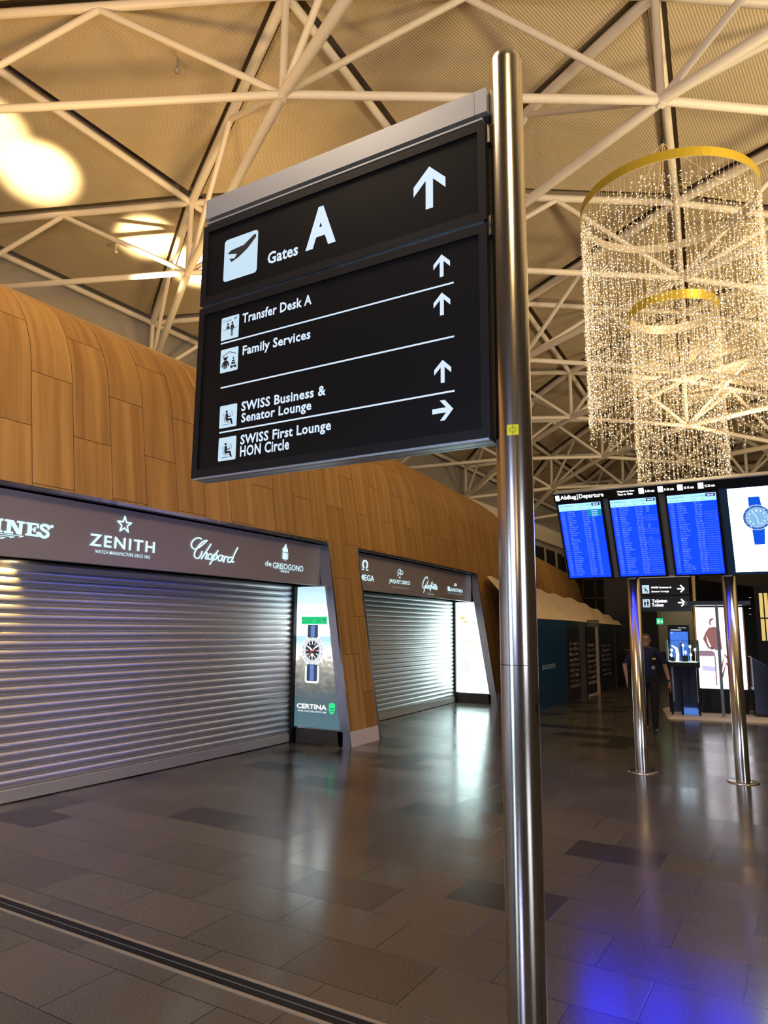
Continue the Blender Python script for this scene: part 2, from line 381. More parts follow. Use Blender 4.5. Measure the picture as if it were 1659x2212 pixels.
def wood_shell():
    P = prof_pts(); S = arclen(P)
    U = [-4.0]
    us = set([-4.0, 9.19, 10.05, 16.2])
    u = -4.0
    while u < 40.2: us.add(round(u, 3)); u += .47
    U = sorted(us); U = [a for i, a in enumerate(U) if i == 0 or a-U[i-1] > .02]
    # the far end rounds off like a nose
    U = [a for a in U if a < 39.6]+[39.7, 39.9, 40.05, 40.15, 40.2]
    def shrink(u):
        if u < 19: return 1.0
        t = min(1, (u-19)/9); k = 1-.13*t*t*(3-2*t)
        if u > 36.5: k *= max(.02, (1-min(1, (u-36.5)/3.7)**2.6)**.42)
        return k
    mb = MB(); mb.smooth = True; vs = []; uvs = []
    for u in U:
        k = shrink(u)
        for (o, z), s in zip(P, S):
            zz = z*k if z > .3 else z
            oo = -4.6+(o+4.6)*(.55+.45*min(1, k/.87)) if u >= 28 else o
            vs.append(Wm(u, oo, zz)); uvs.append((u, s))
    nP = len(P); fs = []
    for i in range(len(U)-1):
        um = (U[i]+U[i+1])/2
        opening = any(a < um < b for a, b in OPEN)
        for j in range(nP-1):
            zm = (P[j][1]+P[j+1][1])/2
            if zm < .2 and um < 16.75: continue
            if opening and zm < ZO: continue
            fs.append((i*nP+j, (i+1)*nP+j, (i+1)*nP+j+1, i*nP+j+1))
    mb.add(vs, fs); mb.uv = uvs
    return struct(mb, 'wall_left', M['wood'])
wood_shell()
# kick plates at the feet of the pillars
mb = MB()
for a, b in ((9.19, 10.05), (16.2, 16.75)):
    mb.add([Wm(a, .004, 0), Wm(b, .004, 0), Wm(b, front(.22)+.006, .22), Wm(a, front(.22)+.006, .22), Wm(a, -.2, 0), Wm(b, -.2, 0), Wm(b, -.2, .22), Wm(a, -.2, .22)],
           [(0, 1, 2, 3), (4, 0, 3, 7), (1, 5, 6, 2), (3, 2, 6, 7)])
struct(mb, 'baseboard_left', mat('white_kick_plate', (.62, .55, .56), .4))

def storefront_trim(k, u0, u1):
    # polished lining of the opening: jamb on the far side, head above
    mb = MB()
    for uu, sgn in ((u1, -1), (u0, 1)):
        a = uu; b = uu+sgn*.05
        mb.add([Wm(a, .004, 0), Wm(a, front(ZO)+.004, ZO), Wm(a, front(ZO)-.20, ZO), Wm(a, -.20, 0),
                Wm(b, .004, 0), Wm(b, front(ZO)+.004, ZO), Wm(b, front(ZO)-.20, ZO), Wm(b, -.20, 0)],
               [(0, 1, 2, 3), (7, 6, 5, 4), (0, 4, 5, 1), (3, 2, 6, 7)])
    n = 14
    for i in range(n):
        a = u0+(u1-u0)*i/n; b = u0+(u1-u0)*(i+1)/n; o = front(ZO)
        mb.add([Wm(a, o+.004, ZO), Wm(b, o+.004, ZO), Wm(b, o+.004, ZO-.035), Wm(a, o+.004, ZO-.035), Wm(a, o-.10, ZO-.035), Wm(b, o-.10, ZO-.035), Wm(a, o-.10, ZO), Wm(b, o-.10, ZO)],
               [(0, 1, 2, 3), (3, 2, 5, 4), (4, 5, 7, 6)])
    struct(mb, 'trim_%d' % k, M['steel_dark'])
    # recess behind: dark head box and side cheeks
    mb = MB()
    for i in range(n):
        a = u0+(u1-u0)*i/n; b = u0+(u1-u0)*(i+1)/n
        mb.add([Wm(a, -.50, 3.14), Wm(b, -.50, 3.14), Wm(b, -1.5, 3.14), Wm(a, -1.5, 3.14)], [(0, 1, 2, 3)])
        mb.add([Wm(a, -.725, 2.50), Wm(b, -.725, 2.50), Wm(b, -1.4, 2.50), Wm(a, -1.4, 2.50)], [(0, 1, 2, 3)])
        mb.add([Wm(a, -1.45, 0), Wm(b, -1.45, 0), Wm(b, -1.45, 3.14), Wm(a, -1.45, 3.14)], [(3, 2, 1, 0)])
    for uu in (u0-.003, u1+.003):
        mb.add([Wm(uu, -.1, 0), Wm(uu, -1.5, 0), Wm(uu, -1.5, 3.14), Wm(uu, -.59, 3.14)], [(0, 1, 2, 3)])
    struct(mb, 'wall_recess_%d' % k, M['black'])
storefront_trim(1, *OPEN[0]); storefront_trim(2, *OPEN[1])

# ---- roof lattice
Q = [-6.8894, 8.1449, 5.8288, 2.6605, -5.6448, 3.0708, 10.499, -0.3972, -0.129, -0.1485, 0.3751, -0.2113, -0.3416, -0.0727, 0.2929, -0.0033, 0.0131, -0.0911]
def L(i, j):
    x = Q[0]+i*Q[2]+j*Q[4]+Q[12]*i*i+Q[14]*j*j+Q[16]*i*j
    y = Q[1]+i*Q[3]+j*Q[5]+Q[13]*i*i+Q[15]*j*j+Q[17]*i*j
    z = Q[6]+Q[7]*i+Q[8]*j+Q[9]*i*i+Q[10]*i*j+Q[11]*j*j
    return Vector((x, y, z))
def Un(i, j): return L(i, j)+Vector((0, 0, 1.92-.09*max(j, 0)))
JS = range(-2, 8)
def ok(i, j): return j in JS and -2 <= i-j <= 3 and L(i, j).z > 4.8
def mid(a, b): return (a+b)/2
def ceiling():
    pan = MB(); pan.uv = []; gap = MB()
    for j in JS:
        for i in range(-6, 11):
            for T in (((i, j), (i+1, j), (i+1, j+1)), ((i, j), (i+1, j+1), (i, j+1))):
                if not all(ok(*t) for t in T): continue
                P = [Un(*t)+Vector((0, 0, .02)) for t in T]
                nrm = (P[1]-P[0]).cross(P[2]-P[0]).normalized()
                if nrm.z < 0: nrm = -nrm
                gap.add([p+nrm*.42 for p in P], [(0, 2, 1)])
                c = (P[0]+P[1]+P[2])/3
                # inset every edge by a fixed gap
                R = []
                for k in range(3):
                    a = P[k]; b = P[(k+1) % 3]; d = P[(k-1) % 3]
                    e1 = (b-a).normalized(); e2 = (d-a).normalized(); sn = e1.cross(e2).length
                    R.append(a+(e1+e2)*(.15/sn))
                ang = math.radians(57+25*min(1, max(0, (c.x+10)/8.5)))
                rib = Vector((math.cos(ang), math.sin(ang), 0)); rib = (rib-nrm*rib.dot(nrm)).normalized(); cr = nrm.cross(rib)
                lo = [p+nrm*.10 for p in R]; hi = [p+nrm*.30 for p in R]
                pan.add(lo+hi, [(0, 2, 1), (0, 1, 4, 3), (1, 2, 5, 4), (2, 0, 3, 5)])
                pan.uv += [(q.dot(cr), q.dot(rib)) for q in lo+hi]
    struct(pan, 'ceiling', M['sheet'])
    struct(gap, 'ceiling_gap', M['deck'])
ceiling()

def members():
    wt = M['white_tube']
    rowlab = {0: 'nearest roof truss, white tubes spanning above the direction sign and the light curtain',
              1: 'white roof truss crossing behind the direction sign at the height of the arrow panel',
              2: 'white roof truss passing behind the lower half of the tall light curtain'}
    def bar(name, a, b, r, par, base, n=10):
        mb = MB(); mb.tube([a, b], r, n); mb.build(name, wt, par, base)
    def chord(name, P, r, par, base):
        mb = MB()
        for a, b in zip(P, P[1:]): mb.tube([a, b], r, 10)
        if len(P) > 1: mb.build(name, wt, par, base)
    # row trusses (every j), carrying the posts
    for j in JS:
        I = [i for i in range(-6, 11) if ok(i, j)]
        if len(I) < 2: continue
        base = L(I[0], j); t = empty('roof_truss', base)
        if j in rowlab: tag(t, rowlab[j], 'roof truss')
        elif j < 0: tag(t, 'white tubular roof truss overhead behind the viewpoint', 'roof truss', 'white roof trusses above the viewpoint')
        else: tag(t, 'white tubular roof truss far down the hall above the departure board', 'roof truss', 'far white roof trusses')
        chord('bottom_chord', [L(i, j) for i in I], .072, t, base)
        chord('top_chord', [Un(i, j) for i in I], .085, t, base)
        for i in I:
            bar('post', L(i, j)-Vector((0, 0, .10)), Un(i, j), .066, t, base)
        for i in I[:-1]:
            m_ = mid(Un(i, j), Un(i+1, j))-Vector((0, 0, .05))
            bar('web_brace', L(i, j), m_, .060, t, base); bar('web_brace', L(i+1, j), m_, .060, t, base)
    # diagonal trusses (constant i), running from the hall down to the roof edge over the shops
    dl = {0: 'white roof truss running down steeply leftward behind the left end of the direction sign',
          1: 'white roof truss slanting down from beside the top of the sign post', 2: 'white roof truss slanting behind the light curtain down to the middle of the sign post'}
    for i in range(-6, 11):
        J = [j for j in JS if ok(i, j)]
        if len(J) < 2: continue
        base = L(i, J[0]); t = empty('roof_cross_truss', base)
        if i in dl: tag(t, dl[i], 'roof truss')
        elif i < 0: tag(t, 'white cross truss of the roof over the near shop front', 'roof truss', 'cross trusses over the near shop')
        else: tag(t, 'white cross truss of the far roof beyond the light curtain', 'roof truss', 'far cross trusses')
        chord('bottom_chord', [L(i, j) for j in J], .092, t, base)
        chord('top_chord', [Un(i, j) for j in J], .100, t, base)
        for a, b in zip(J, J[1:]):
            m_ = mid(Un(i, a), Un(i, b))-Vector((0, 0, .05))
            bar('web_brace', L(i, a), m_, .060, t, base); bar('web_brace', L(i, b), m_, .060, t, base)
    # purlins under the folds of the roof
    for d in range(-2, 4):
        J = [j for j in JS if ok(j+d, j)]
        if len(J) < 2: continue
        P = [Un(j+d, j)-Vector((0, 0, .01)) for j in J]
        base = P[0]; mb = MB()
        for a, b in zip(P, P[1:]): mb.tube([a, b], .082, 10)
        o = mb.build('roof_purlin', wt, None, base); o.location = base
        names = {-2: 'white edge tube along the roof border above the shop row', -1: 'white roof tube running above the near shop to the node beside the sign',
                 0: 'white roof tube descending behind the top of the direction sign', 1: 'white roof tube running straight down behind the light curtain',
                 2: 'white roof tube at the upper margin beyond the light curtain', 3: 'white roof tube on the far side of the hall roof'}
        tag(o, names[d], 'roof tube')
members()
# edge beam at the lower nodes, and the wall under the roof border
mb = MB(); P = [L(j-2, j)+Vector((-.05, 0, -.12)) for j in range(-1, 8)]
for a, b in zip(P, P[1:]):
    d = (b-a); n_ = Vector((d.y, -d.x, 0)).normalized()
    vs = [];
    for q in (a, b): vs += [q+n_*.22+Vector((0, 0, .14)), q-n_*.2+Vector((0, 0, .14)), q-n_*.2-Vector((0, 0, .55)), q+n_*.02-Vector((0, 0, .55)), q+n_*.22-Vector((0, 0, .12))]
    mb.add(vs, [(i, (i+1) % 5, 5+(i+1) % 5, 5+i) for i in range(5)])
struct(mb, 'trim_3', M['white_tube'])
mb = MB(); gl = MB(); ml = MB()
for j in range(-1, 7):
    a = Un(j-2, j); b = Un(j-1, j+1); a0 = L(j-2, j); b0 = L(j-1, j+1)
    out = Vector((-.35, 0, 0))
    mb.add([a+out+Vector((0, 0, .3)), b+out+Vector((0, 0, .3)), b0+out-Vector((0, 0, .9)), a0+out-Vector((0, 0, .9))], [(0, 1, 2, 3)])
    gl.add([a0+out-Vector((0, 0, .9)), b0+out-Vector((0, 0, .9)), Vector((b0.x, b0.y, 0))+out, Vector((a0.x, a0.y, 0))+out], [(0, 1, 2, 3)])
    for k in range(4):
        t = k/4; q = a0.lerp(b0, t)
        ml.tube([q+Vector((-.1, 0, -.9)), Vector((q.x-.1, q.y+.3, 2.5))], .07, 6)
struct(mb, 'wall_clerestory', M['fascia'])
struct(gl, 'wall_left_glazed', M['dark_wall'])
o = struct(ml, 'trim_4', mat('mullion_grey', (.30, .28, .22), .5))

# ================================================================== SHOP FRONTS
def bandf(off):
    return lambda u, z, t=0: Wm(u, off+t, z)
SH = -1.10; BD = -.62
def shutter(u0, u1, label):
    base = Vector(Wm(u1, SH, 0)); t = empty('roller_shutter', base); tag(t, label, 'shutter')
    mb = MB(); n = 16; pitch = .0918; z = .14; prof = []
    while z < 2.40:
        # one slat: broad rounded belly between narrow grooves
        for (dz, o) in ((0, -.014), (.003, -.004), (.008, .004), (.016, .010), (.028, .015), (.042, .017), (.056, .016), (.068, .012), (.078, .006), (.085, -.002), (.088, -.014)):
            prof.append((z+dz, o))
        z += pitch
    vs = []; fs = []; k = len(prof); mb.smooth = True
    for i in range(n+1):
        u = u0+(u1-u0)*i/n
        for (zz, o) in prof: vs.append(Wm(u, SH+o, zz))
    for i in range(n):
        for j in range(k-1): fs.append((i*k+j, (i+1)*k+j, (i+1)*k+j+1, i*k+j+1))
    mb.add(vs, fs); mb.build('slat_curtain', M['shutter'], t, base)
    mb = MB()
    for i in range(n):
        a = u0+(u1-u0)*i/n; b = u0+(u1-u0)*(i+1)/n
        P = []
        for u in (a, b): P += [Wm(u, SH+.028, .012), Wm(u, SH+.028, .128), Wm(u, SH-.02, .142), Wm(u, SH-.02, .012)]
        mb.add(P, [(0, 4, 5, 1), (1, 5, 6, 2), (3, 7, 4, 0), (2, 6, 7, 3)])
    mb.build('bottom_rail', M['shutter_bar'], t, base)
    mb = MB(); a = u1; b = u1+.075
    mb.add([Wm(a, SH+.06, 0), Wm(b, SH+.06, 0), Wm(b, SH+.06, 2.6), Wm(a, SH+.06, 2.6), Wm(a, SH-.05, 0), Wm(b, SH-.05, 0), Wm(b, SH-.05, 2.6), Wm(a, SH-.05, 2.6)],
           [(0, 1, 2, 3), (4, 0, 3, 7), (1, 5, 6, 2), (3, 2, 6, 7), (5, 4, 7, 6)])
    mb.build('guide_rail', M['black'], t, base)
shutter(-3.9, 9.05, 'wide closed silver roller shutter filling the nearer shop front')
shutter(10.1, 16.06, 'smaller closed silver roller shutter of the farther shop behind the wooden pillar')

def sign_band(u0, u1, label):
    base = Vector(Wm(u1, BD, 2.41)); t = empty('sign_band', base); tag(t, label, 'shop sign')
    mb = MB(); n = 14
    for i in range(n):
        a = u0+(u1-u0)*i/n; b = u0+(u1-u0)*(i+1)/n
        P = []
        for u in (a, b): P += [Wm(u, BD, 2.41), Wm(u, BD, 3.05), Wm(u, BD-.10, 3.05), Wm(u, BD-.10, 2.41)]
        mb.add(P, [(0, 4, 5, 1), (1, 5, 6, 2), (2, 6, 7, 3), (3, 7, 4, 0)])
    mb.build('panel', M['band'], t, base)
    return t, base
ta, ba = sign_band(-3.9, 9.17, 'long taupe sign band with glowing brand lettering above the near shutter')
tb, bb = sign_band(10.07, 16.11, 'shorter taupe sign band with glowing brand lettering above the far shutter')
fb = bandf(BD); TT = .012
def lettering(name, draw, par, base, m='letter_cyan', label=None):
    mb = MB(); draw(mb); o = mb.build(name, M[m], par, base)
    if label: o['label'] = label
    return o
def d_ines(mb):
    f = fb
    def P(x, y): return (3.60+x*1.0, 2.625+y*.13)
    def poly(pts): mb.poly([P(*p) for p in pts], f, TT)
    def slabI(x, w=.055):
        poly([(x-.02, 0), (x+w+.02, 0), (x+w+.02, .14), (x-.02, .14)]); poly([(x-.02, .86), (x+w+.02, .86), (x+w+.02, 1), (x-.02, 1)]); poly([(x, .1), (x+w, .1), (x+w, .9), (x, .9)])
    slabI(.215)
    # N
    poly([(.31, 0), (.395, 0), (.395, .14), (.31, .14)]); poly([(.335, .1), (.37, .1), (.37, .9), (.335, .9)]); poly([(.31, .86), (.385, .86), (.385, 1), (.31, 1)])
    poly([(.345, 1), (.39, 1), (.485, 0), (.44, 0)]); poly([(.455, 0), (.485, 0), (.485, .9), (.455, .9)]); poly([(.43, .86), (.51, .86), (.51, 1), (.43, 1)])
    # E
    poly([(.525, 0), (.655, 0), (.655, .14), (.525, .14)]); poly([(.525, .86), (.655, .86), (.655, 1), (.525, 1)]); poly([(.545, .1), (.583, .1), (.583, .9), (.545, .9)])
    poly([(.583, .45), (.622, .45), (.622, .56), (.583, .56)]); poly([(.61, .32), (.625, .32), (.625, .70), (.61, .70)]); poly([(.642, .1), (.655, .1), (.655, .38), (.642, .38)]); poly([(.642, .64), (.655, .64), (.655, .9), (.642, .9)])
    # S
    mb.stroke([P(.765, .78), P(.745, .92), P(.715, .95), P(.685, .86), P(.685, .68), P(.72, .53), P(.755, .40), P(.76, .2), P(.735, .04), P(.70, .05), P(.675, .22)], (.036, .030), f, TT, 4)
    poly([(.758, .62), (.772, .62), (.772, 1), (.758, .95)]); poly([(.664, .02), (.678, .02), (.678, .38), (.664, .38)])
    mb.ring(*P(.80, .93), .008, .016, f, TT)
    # winged hourglass feathers under the name
    for k in range(4):
        x1 = .50-.09*k; y = -.10-.13*k
        mb.stroke([P(x1-.9*.3, y), P(x1, y)], (.012, .007), f, TT, 1); mb.stroke([P(x1, y), P(x1-.04, y-.10)], (.012, .008), f, TT, 1)
lettering('lettering', d_ines, ta, ba)
def d_zenith(mb):
    mb.text('ZENITH', (4.846, 5.735, 2.600, 2.730), fb, TT, .022, spacing=1.2)
    mb.text('WATCH MANUFACTURE SINCE 1865', (4.925, 5.672, 2.527, 2.566), fb, TT, .008, spacing=1.08)
    R, c = .094, (5.284, 2.878)
    pts = [(c[0]+(R if k % 2 == 0 else R*.40)*math.sin(k*PI/5)*1.04, c[1]+(R if k % 2 == 0 else R*.40)*math.cos(k*PI/5)) for k in range(10)]
    for a, b in zip(pts, pts[1:]+pts[:1]): mb.stroke([a, b], .019, fb, TT, 1)
lettering('lettering', d_zenith, ta, ba)
CH = [[(6.479, 2.85), (6.423, 2.859), (6.352, 2.827), (6.311, 2.774), (6.328, 2.726), (6.387, 2.714), (6.467, 2.754), (6.538, 2.807), (6.58, 2.842)], [(6.58, 2.842), (6.509, 2.822), (6.439, 2.76), (6.385, 2.688), (6.371, 2.633), (6.399, 2.603), (6.446, 2.604), (6.487, 2.651), (6.499, 2.692)], [(6.653, 2.803), (6.609, 2.744), (6.542, 2.663), (6.496, 2.601)], [(6.496, 2.601), (6.542, 2.663), (6.584, 2.69), (6.586, 2.66), (6.567, 2.611), (6.603, 2.61)], [(6.648, 2.679), (6.681, 2.666), (6.678, 2.627), (6.641, 2.608), (6.61, 2.621), (6.615, 2.656), (6.648, 2.679)], [(6.788, 2.734), (6.739, 2.674), (6.695, 2.608), (6.651, 2.543)], [(6.701, 2.657), (6.748, 2.686), (6.777, 2.669), (6.756, 2.621), (6.711, 2.603)], [(6.872, 2.673), (6.828, 2.674), (6.795, 2.638), (6.809, 2.603), (6.852, 2.615), (6.888, 2.674)], [(6.888, 2.674), (6.871, 2.617), (6.904, 2.603)], [(6.924, 2.67), (6.914, 2.637), (6.901, 2.594)], [(6.92, 2.642), (6.953, 2.672), (6.978, 2.665)], [(7.060, 2.664), (7.020, 2.668), (6.980, 2.634), (6.990, 2.600), (7.032, 2.606), (7.068, 2.650)], [(7.165, 2.81), (7.110, 2.726), (7.066, 2.639), (7.064, 2.605), (7.097, 2.616)]]
def d_chop(mb):
    for s in CH: mb.stroke(s, (.026, .017), fb, TT, 4)
lettering('lettering', d_chop, ta, ba)
def d_gris(mb):
    mb.text('de', (7.756, 7.895, 2.612, 2.690), fb, TT, .004)
    mb.text('GRISOGONO', (7.93, 8.677, 2.592, 2.680), fb, TT, .004, spacing=.92)
    mb.text('GENEVE', (8.112, 8.318, 2.549, 2.582), fb, TT, .006)
    # flaming crown above a ribbed shield
    c = 8.215
    for k in range(4): mb.rect(c-.052+k*.030, c-.040+k*.030, 2.748, 2.835, fb, TT)
    mb.stroke([(c-.062, 2.842), (c-.062, 2.758), (c, 2.728), (c+.062, 2.758), (c+.062, 2.842), (c-.062, 2.842)], (.012, .007), fb, TT, 1)
    mb.rrect(c-.058, c+.058, 2.856, 2.880, .01, fb, TT)
    for dx in (-.045, -.015, .015, .045): mb.disc(c+dx, 2.894, .014, .014, fb, TT, 10)
    mb.poly([(c-.03, 2.905), (c+.035, 2.905), (c+.025, 2.935), (c+.012, 2.975), (c-.002, 2.945), (c-.018, 2.935)], fb, TT)
lettering('lettering', d_gris, ta, ba)
# far band
def d_omega(mb):
    c = (10.575, 2.86)
    mb.ring(c[0], c[1], .066, .096, fb, TT, -62, 242, 30, .84)
    for s in (-1, 1): mb.rect(c[0]+s*.045-(.0 if s > 0 else .062), c[0]+s*.045+(.062 if s > 0 else 0), 2.762, 2.778, fb, TT)
    mb.text('OMEGA', (10.22, 10.90, 2.578, 2.682), fb, TT, .012)
lettering('lettering', d_omega, tb, bb)
def d_jaq(mb):
    mb.text('J D', (11.84, 12.09, 2.745, 2.865), fb, TT, .004)
    for z in (2.725, 2.80, 2.878): mb.disc(11.955, z, .020, .013, fb, TT, 10)
    mb.text('JAQUET DROZ', (11.50, 12.416, 2.580, 2.672), fb, TT, .010)
lettering('lettering', d_jaq, tb, bb)
def d_jsub(mb): mb.text('SWISS WATCHMAKER SINCE 1738', (11.597, 12.33, 2.512, 2.536), fb, TT, .0)
lettering('tagline', d_jsub, tb, bb, 'letter_dim')
GL = [[(13.292, 2.782), (13.283, 2.813), (13.239, 2.821), (13.159, 2.784), (13.081, 2.717), (13.041, 2.645), (13.054, 2.591), (13.106, 2.58), (13.159, 2.624), (13.19, 2.647)], [(13.19, 2.647), (13.158, 2.583), (13.114, 2.518), (13.08, 2.492)], [(13.319, 2.742), (13.274, 2.687), (13.22, 2.621), (13.211, 2.589), (13.246, 2.598)], [(13.354, 2.649), (13.309, 2.64), (13.273, 2.61), (13.3, 2.582), (13.345, 2.607), (13.368, 2.647), (13.354, 2.593), (13.386, 2.591)], [(13.445, 2.661), (13.417, 2.639), (13.435, 2.604), (13.399, 2.581)], [(13.546, 2.738), (13.5, 2.686), (13.462, 2.599), (13.435, 2.541)], [(13.472, 2.613), (13.518, 2.651), (13.545, 2.646), (13.526, 2.595)], [(13.592, 2.648), (13.573, 2.598), (13.61, 2.596), (13.638, 2.644), (13.629, 2.597)], [(13.686, 2.697), (13.657, 2.602), (13.685, 2.593)], [(13.743, 2.693), (13.713, 2.598), (13.741, 2.592)], [(13.761, 2.615), (13.818, 2.632), (13.799, 2.653), (13.761, 2.629), (13.77, 2.587), (13.827, 2.597)], [(13.648, 2.673), (13.771, 2.674)]]
def d_glas(mb):
    for s in GL: mb.stroke(s, (.030, .017), fb, TT, 4)
    for x in (13.590, 13.632): mb.disc(x, 2.694, .014, .009, fb, TT, 10)
lettering('lettering', d_glas, tb, bb)
def d_orig(mb): mb.text('ORIGINAL', (13.247, 13.649, 2.448, 2.500), fb, TT, .0)
lettering('tagline', d_orig, tb, bb, 'letter_dim')
def d_blanc(mb):
    mb.text('BLANCPAIN', (14.473, 15.428, 2.592, 2.672), fb, TT, .012)
    mb.text('B', (14.46, 14.62, 2.592, 2.692), fb, TT, .012)
    mb.text('JB', (14.87, 15.04, 2.712, 2.785), fb, TT, .02)
lettering('lettering', d_blanc, tb, bb)
def d_bsub(mb): mb.text('MANUFACTURE DE HAUTE HORLOGERIE', (14.470, 15.426, 2.530, 2.560), fb, TT, .0)
lettering('tagline', d_bsub, tb, bb, 'letter_dim')
# recessed lamp under the near band
t = empty('downlight', Wm(4.37, BD-.32, 2.497)); tag(t, 'slim warm lit downlight under the near sign band', 'downlight')
mb = MB(); mb.lathe([(.075, 0), (.095, -.004), (.095, -.012), (.075, -.012)], 24); mb.build('bezel', M['alu'], t)
mb = MB(); mb.lathe([(0.001, -.008), (.074, -.008)], 24); mb.build('lens', M['warm_lamp'], t)
lamp('downlight_beam', 'SPOT', Wm(4.30, BD-.30, 2.47), 110, (1.0, .62, .16), Wm(4.15, SH+.02, 2.0), .03, 85)

# ---- lit advertising panels in the side cheeks of the openings
def adpanel_mat(bright):
    m = mat('backlit_print_seascape', (.01, .01, .01), .25); n, l, b = nodes(m)
    tc = n.new('ShaderNodeTexCoord'); sx = n.new('ShaderNodeSeparateXYZ'); l.new(tc.outputs['Object'], sx.inputs[0])
    nz = n.new('ShaderNodeTexNoise'); nz.inputs['Scale'].default_value = 9; nz.inputs['Detail'].default_value = 6
    mp = n.new('ShaderNodeMapping'); mp.inputs['Scale'].default_value = (1, 1, 1.6); l.new(tc.outputs['Object'], mp.inputs[0]); l.new(mp.outputs[0], nz.inputs['Vector'])
    amp = n.new('ShaderNodeMapRange'); amp.inputs['From Min'].default_value = .3; amp.inputs['From Max'].default_value = 1.5; amp.inputs['To Min'].default_value = .10; amp.inputs['To Max'].default_value = .20
    l.new(sx.outputs[2], amp.inputs[0])
    ctr = n.new('ShaderNodeMath'); ctr.operation = 'SUBTRACT'; ctr.inputs[1].default_value = .5; l.new(nz.outputs[0], ctr.inputs[0])
    ma = n.new('ShaderNodeMath'); ma.operation = 'MULTIPLY_ADD'; l.new(ctr.outputs[0], ma.inputs[0]); ma.inputs[1].default_value = .55; l.new(sx.outputs[2], ma.inputs[2])
    # noise moves only the rocks: keep sky and sea level edges straight
    st = n.new('ShaderNodeMath'); st.operation = 'GREATER_THAN'; st.inputs[1].default_value = 1.36; l.new(sx.outputs[2], st.inputs[0])
    hz = n.new('ShaderNodeMix'); l.new(st.outputs[0], hz.inputs[0]); l.new(ma.outputs[0], hz.inputs[2]); l.new(sx.outputs[2], hz.inputs[3])
    mr = n.new('ShaderNodeMapRange'); mr.inputs['From Min'].default_value = .24; mr.inputs['From Max'].default_value = 2.4; l.new(hz.outputs[0], mr.inputs[0])
    rp = n.new('ShaderNodeValToRGB'); e = rp.color_ramp.elements
    stops = [(0, (.035, .072, .085)), (.10, (.033, .065, .078)), (.20, (.036, .055, .066)), (.28, (.065, .068, .065)), (.38, (.13, .13, .118)), (.46, (.24, .225, .20)), (.52, (.60, .58, .56)), (.565, (.34, .44, .45)), (.615, (.21, .33, .36)), (.64, (.23, .35, .39)), (.645, (1.05, 1.06, 1.06)), (.80, (.95, 1.0, 1.02)), (.88, (.30, .44, .50)), (1.0, (.22, .31, .34))]
    e[0].position = 0; e[0].color = (*stops[0][1], 1); e[1].position = 1; e[1].color = (*stops[-1][1], 1)
    for p, c in stops[1:-1]: k = e.new(p); k.color = (*c, 1)
    l.new(mr.outputs[0], rp.inputs[0]); l.new(rp.outputs[0], b.inputs['Emission Color']); b.inputs['Emission Strength'].default_value = bright
    return m
def ad_box(Y, xs, label, facemat, par_name='advertising_lightbox'):
    """lightbox standing in the cheek, face towards -Y; xs = (inner, outer at top, outer at foot)"""
    xi, xt, xb = xs
    base = Vector((xi, Y, 0)); t = empty(par_name, base); tag(t, label, 'advert')
    mb = MB(); mb.add([(xi-.02, Y+.004, .22), (xb+.022, Y+.004, .22), (xt+.018, Y+.004, 2.42), (xi-.02, Y+.004, 2.42), (xi-.02, Y+.05, .22), (xb+.022, Y+.05, .22), (xt+.018, Y+.05, 2.42), (xi-.02, Y+.05, 2.42)],
                      [(0, 1, 2, 3), (4, 0, 3, 7), (1, 5, 6, 2), (3, 2, 6, 7), (0, 4, 5, 1)])
    mb.build('frame', M['steel_dark'], t, base)
    mb = MB(); mb.add([(xi, Y, .24), (xb, Y, .24), (xt, Y, 2.395), (xi, Y, 2.395)], [(0, 1, 2, 3)])
    o = mb.build('lit_face', facemat, t); o.location = -base; o.matrix_parent_inverse = Matrix.Identity(4)
    mb = MB(); mb.box(xi+.03, xb+.04, Y+.01, Y+.05, 0, .215); mb.build('plinth', mat('dark_bronze_plinth', (.035, .033, .028), .4), t, base)
    return t, base
t, base = ad_box(9.13, (-7.058, -6.525, -6.187), 'lit watch advert with green slogan and seascape beside the near shutter', adpanel_mat(2.6))
fA = lambda x, z, d=0: (x, 9.126-d, z)
def adpart(name, draw, m, label=None):
    mb = MB(); draw(mb); o = mb.build(name, m, t, base)
    if label: o['label'] = label
    return o
adpart('slogan_box', lambda mb: mb.rect(-6.961, -6.462, 1.805, 1.925, fA), emis('ad_green', (.02, .72, .26), 1.0))
def d1(mb): mb.text('COUNT ON ME', (-6.945, -6.48, 1.825, 1.905), lambda x, z, d=0: fA(x, z, .002), 0, .0)
adpart('slogan', d1, emis('ad_green_ink', (.0, .20, .04), 1.0))
def d2(mb):
    for x0, x1, z0, z1 in ((-6.96, -6.66, 1.985, 1.993), (-6.96, -6.66, 1.935, 1.943), (-6.96, -6.952, 1.935, 1.993), (-6.668, -6.66, 1.935, 1.993)): mb.rect(x0, x1, z0, z1, fA)
adpart('caption_box', d2, emis('ad_dark_green', (.0, .16, .08), 1.0))
cw = (-6.733, 1.403)
navy = emis('ad_navy', (.035, .06, .11), 1.0); blue = emis('ad_strap_blue', (.14, .25, .62), 1.0); white = emis('ad_white', (.95, 1.0, 1.02), 1.15)
adpart('watch_case', lambda mb: (mb.disc(cw[0], cw[1], .212, .236, fA), mb.rrect(cw[0]-.135, cw[0]+.135, .905, 1.18, .04, fA), mb.poly([(cw[0]-.15, 1.55), (cw[0]+.15, 1.55), (cw[0]+.11, 1.66), (cw[0]-.11, 1.66)], fA)), white)
f2 = lambda x, z, d=0: (x, 9.1245-d, z); f3 = lambda x, z, d=0: (x, 9.123-d, z); f4 = lambda x, z, d=0: (x, 9.1215-d, z)
adpart('strap', lambda mb: mb.rrect(cw[0]-.10, cw[0]+.10, 1.60, 1.80, .02, f2), navy)
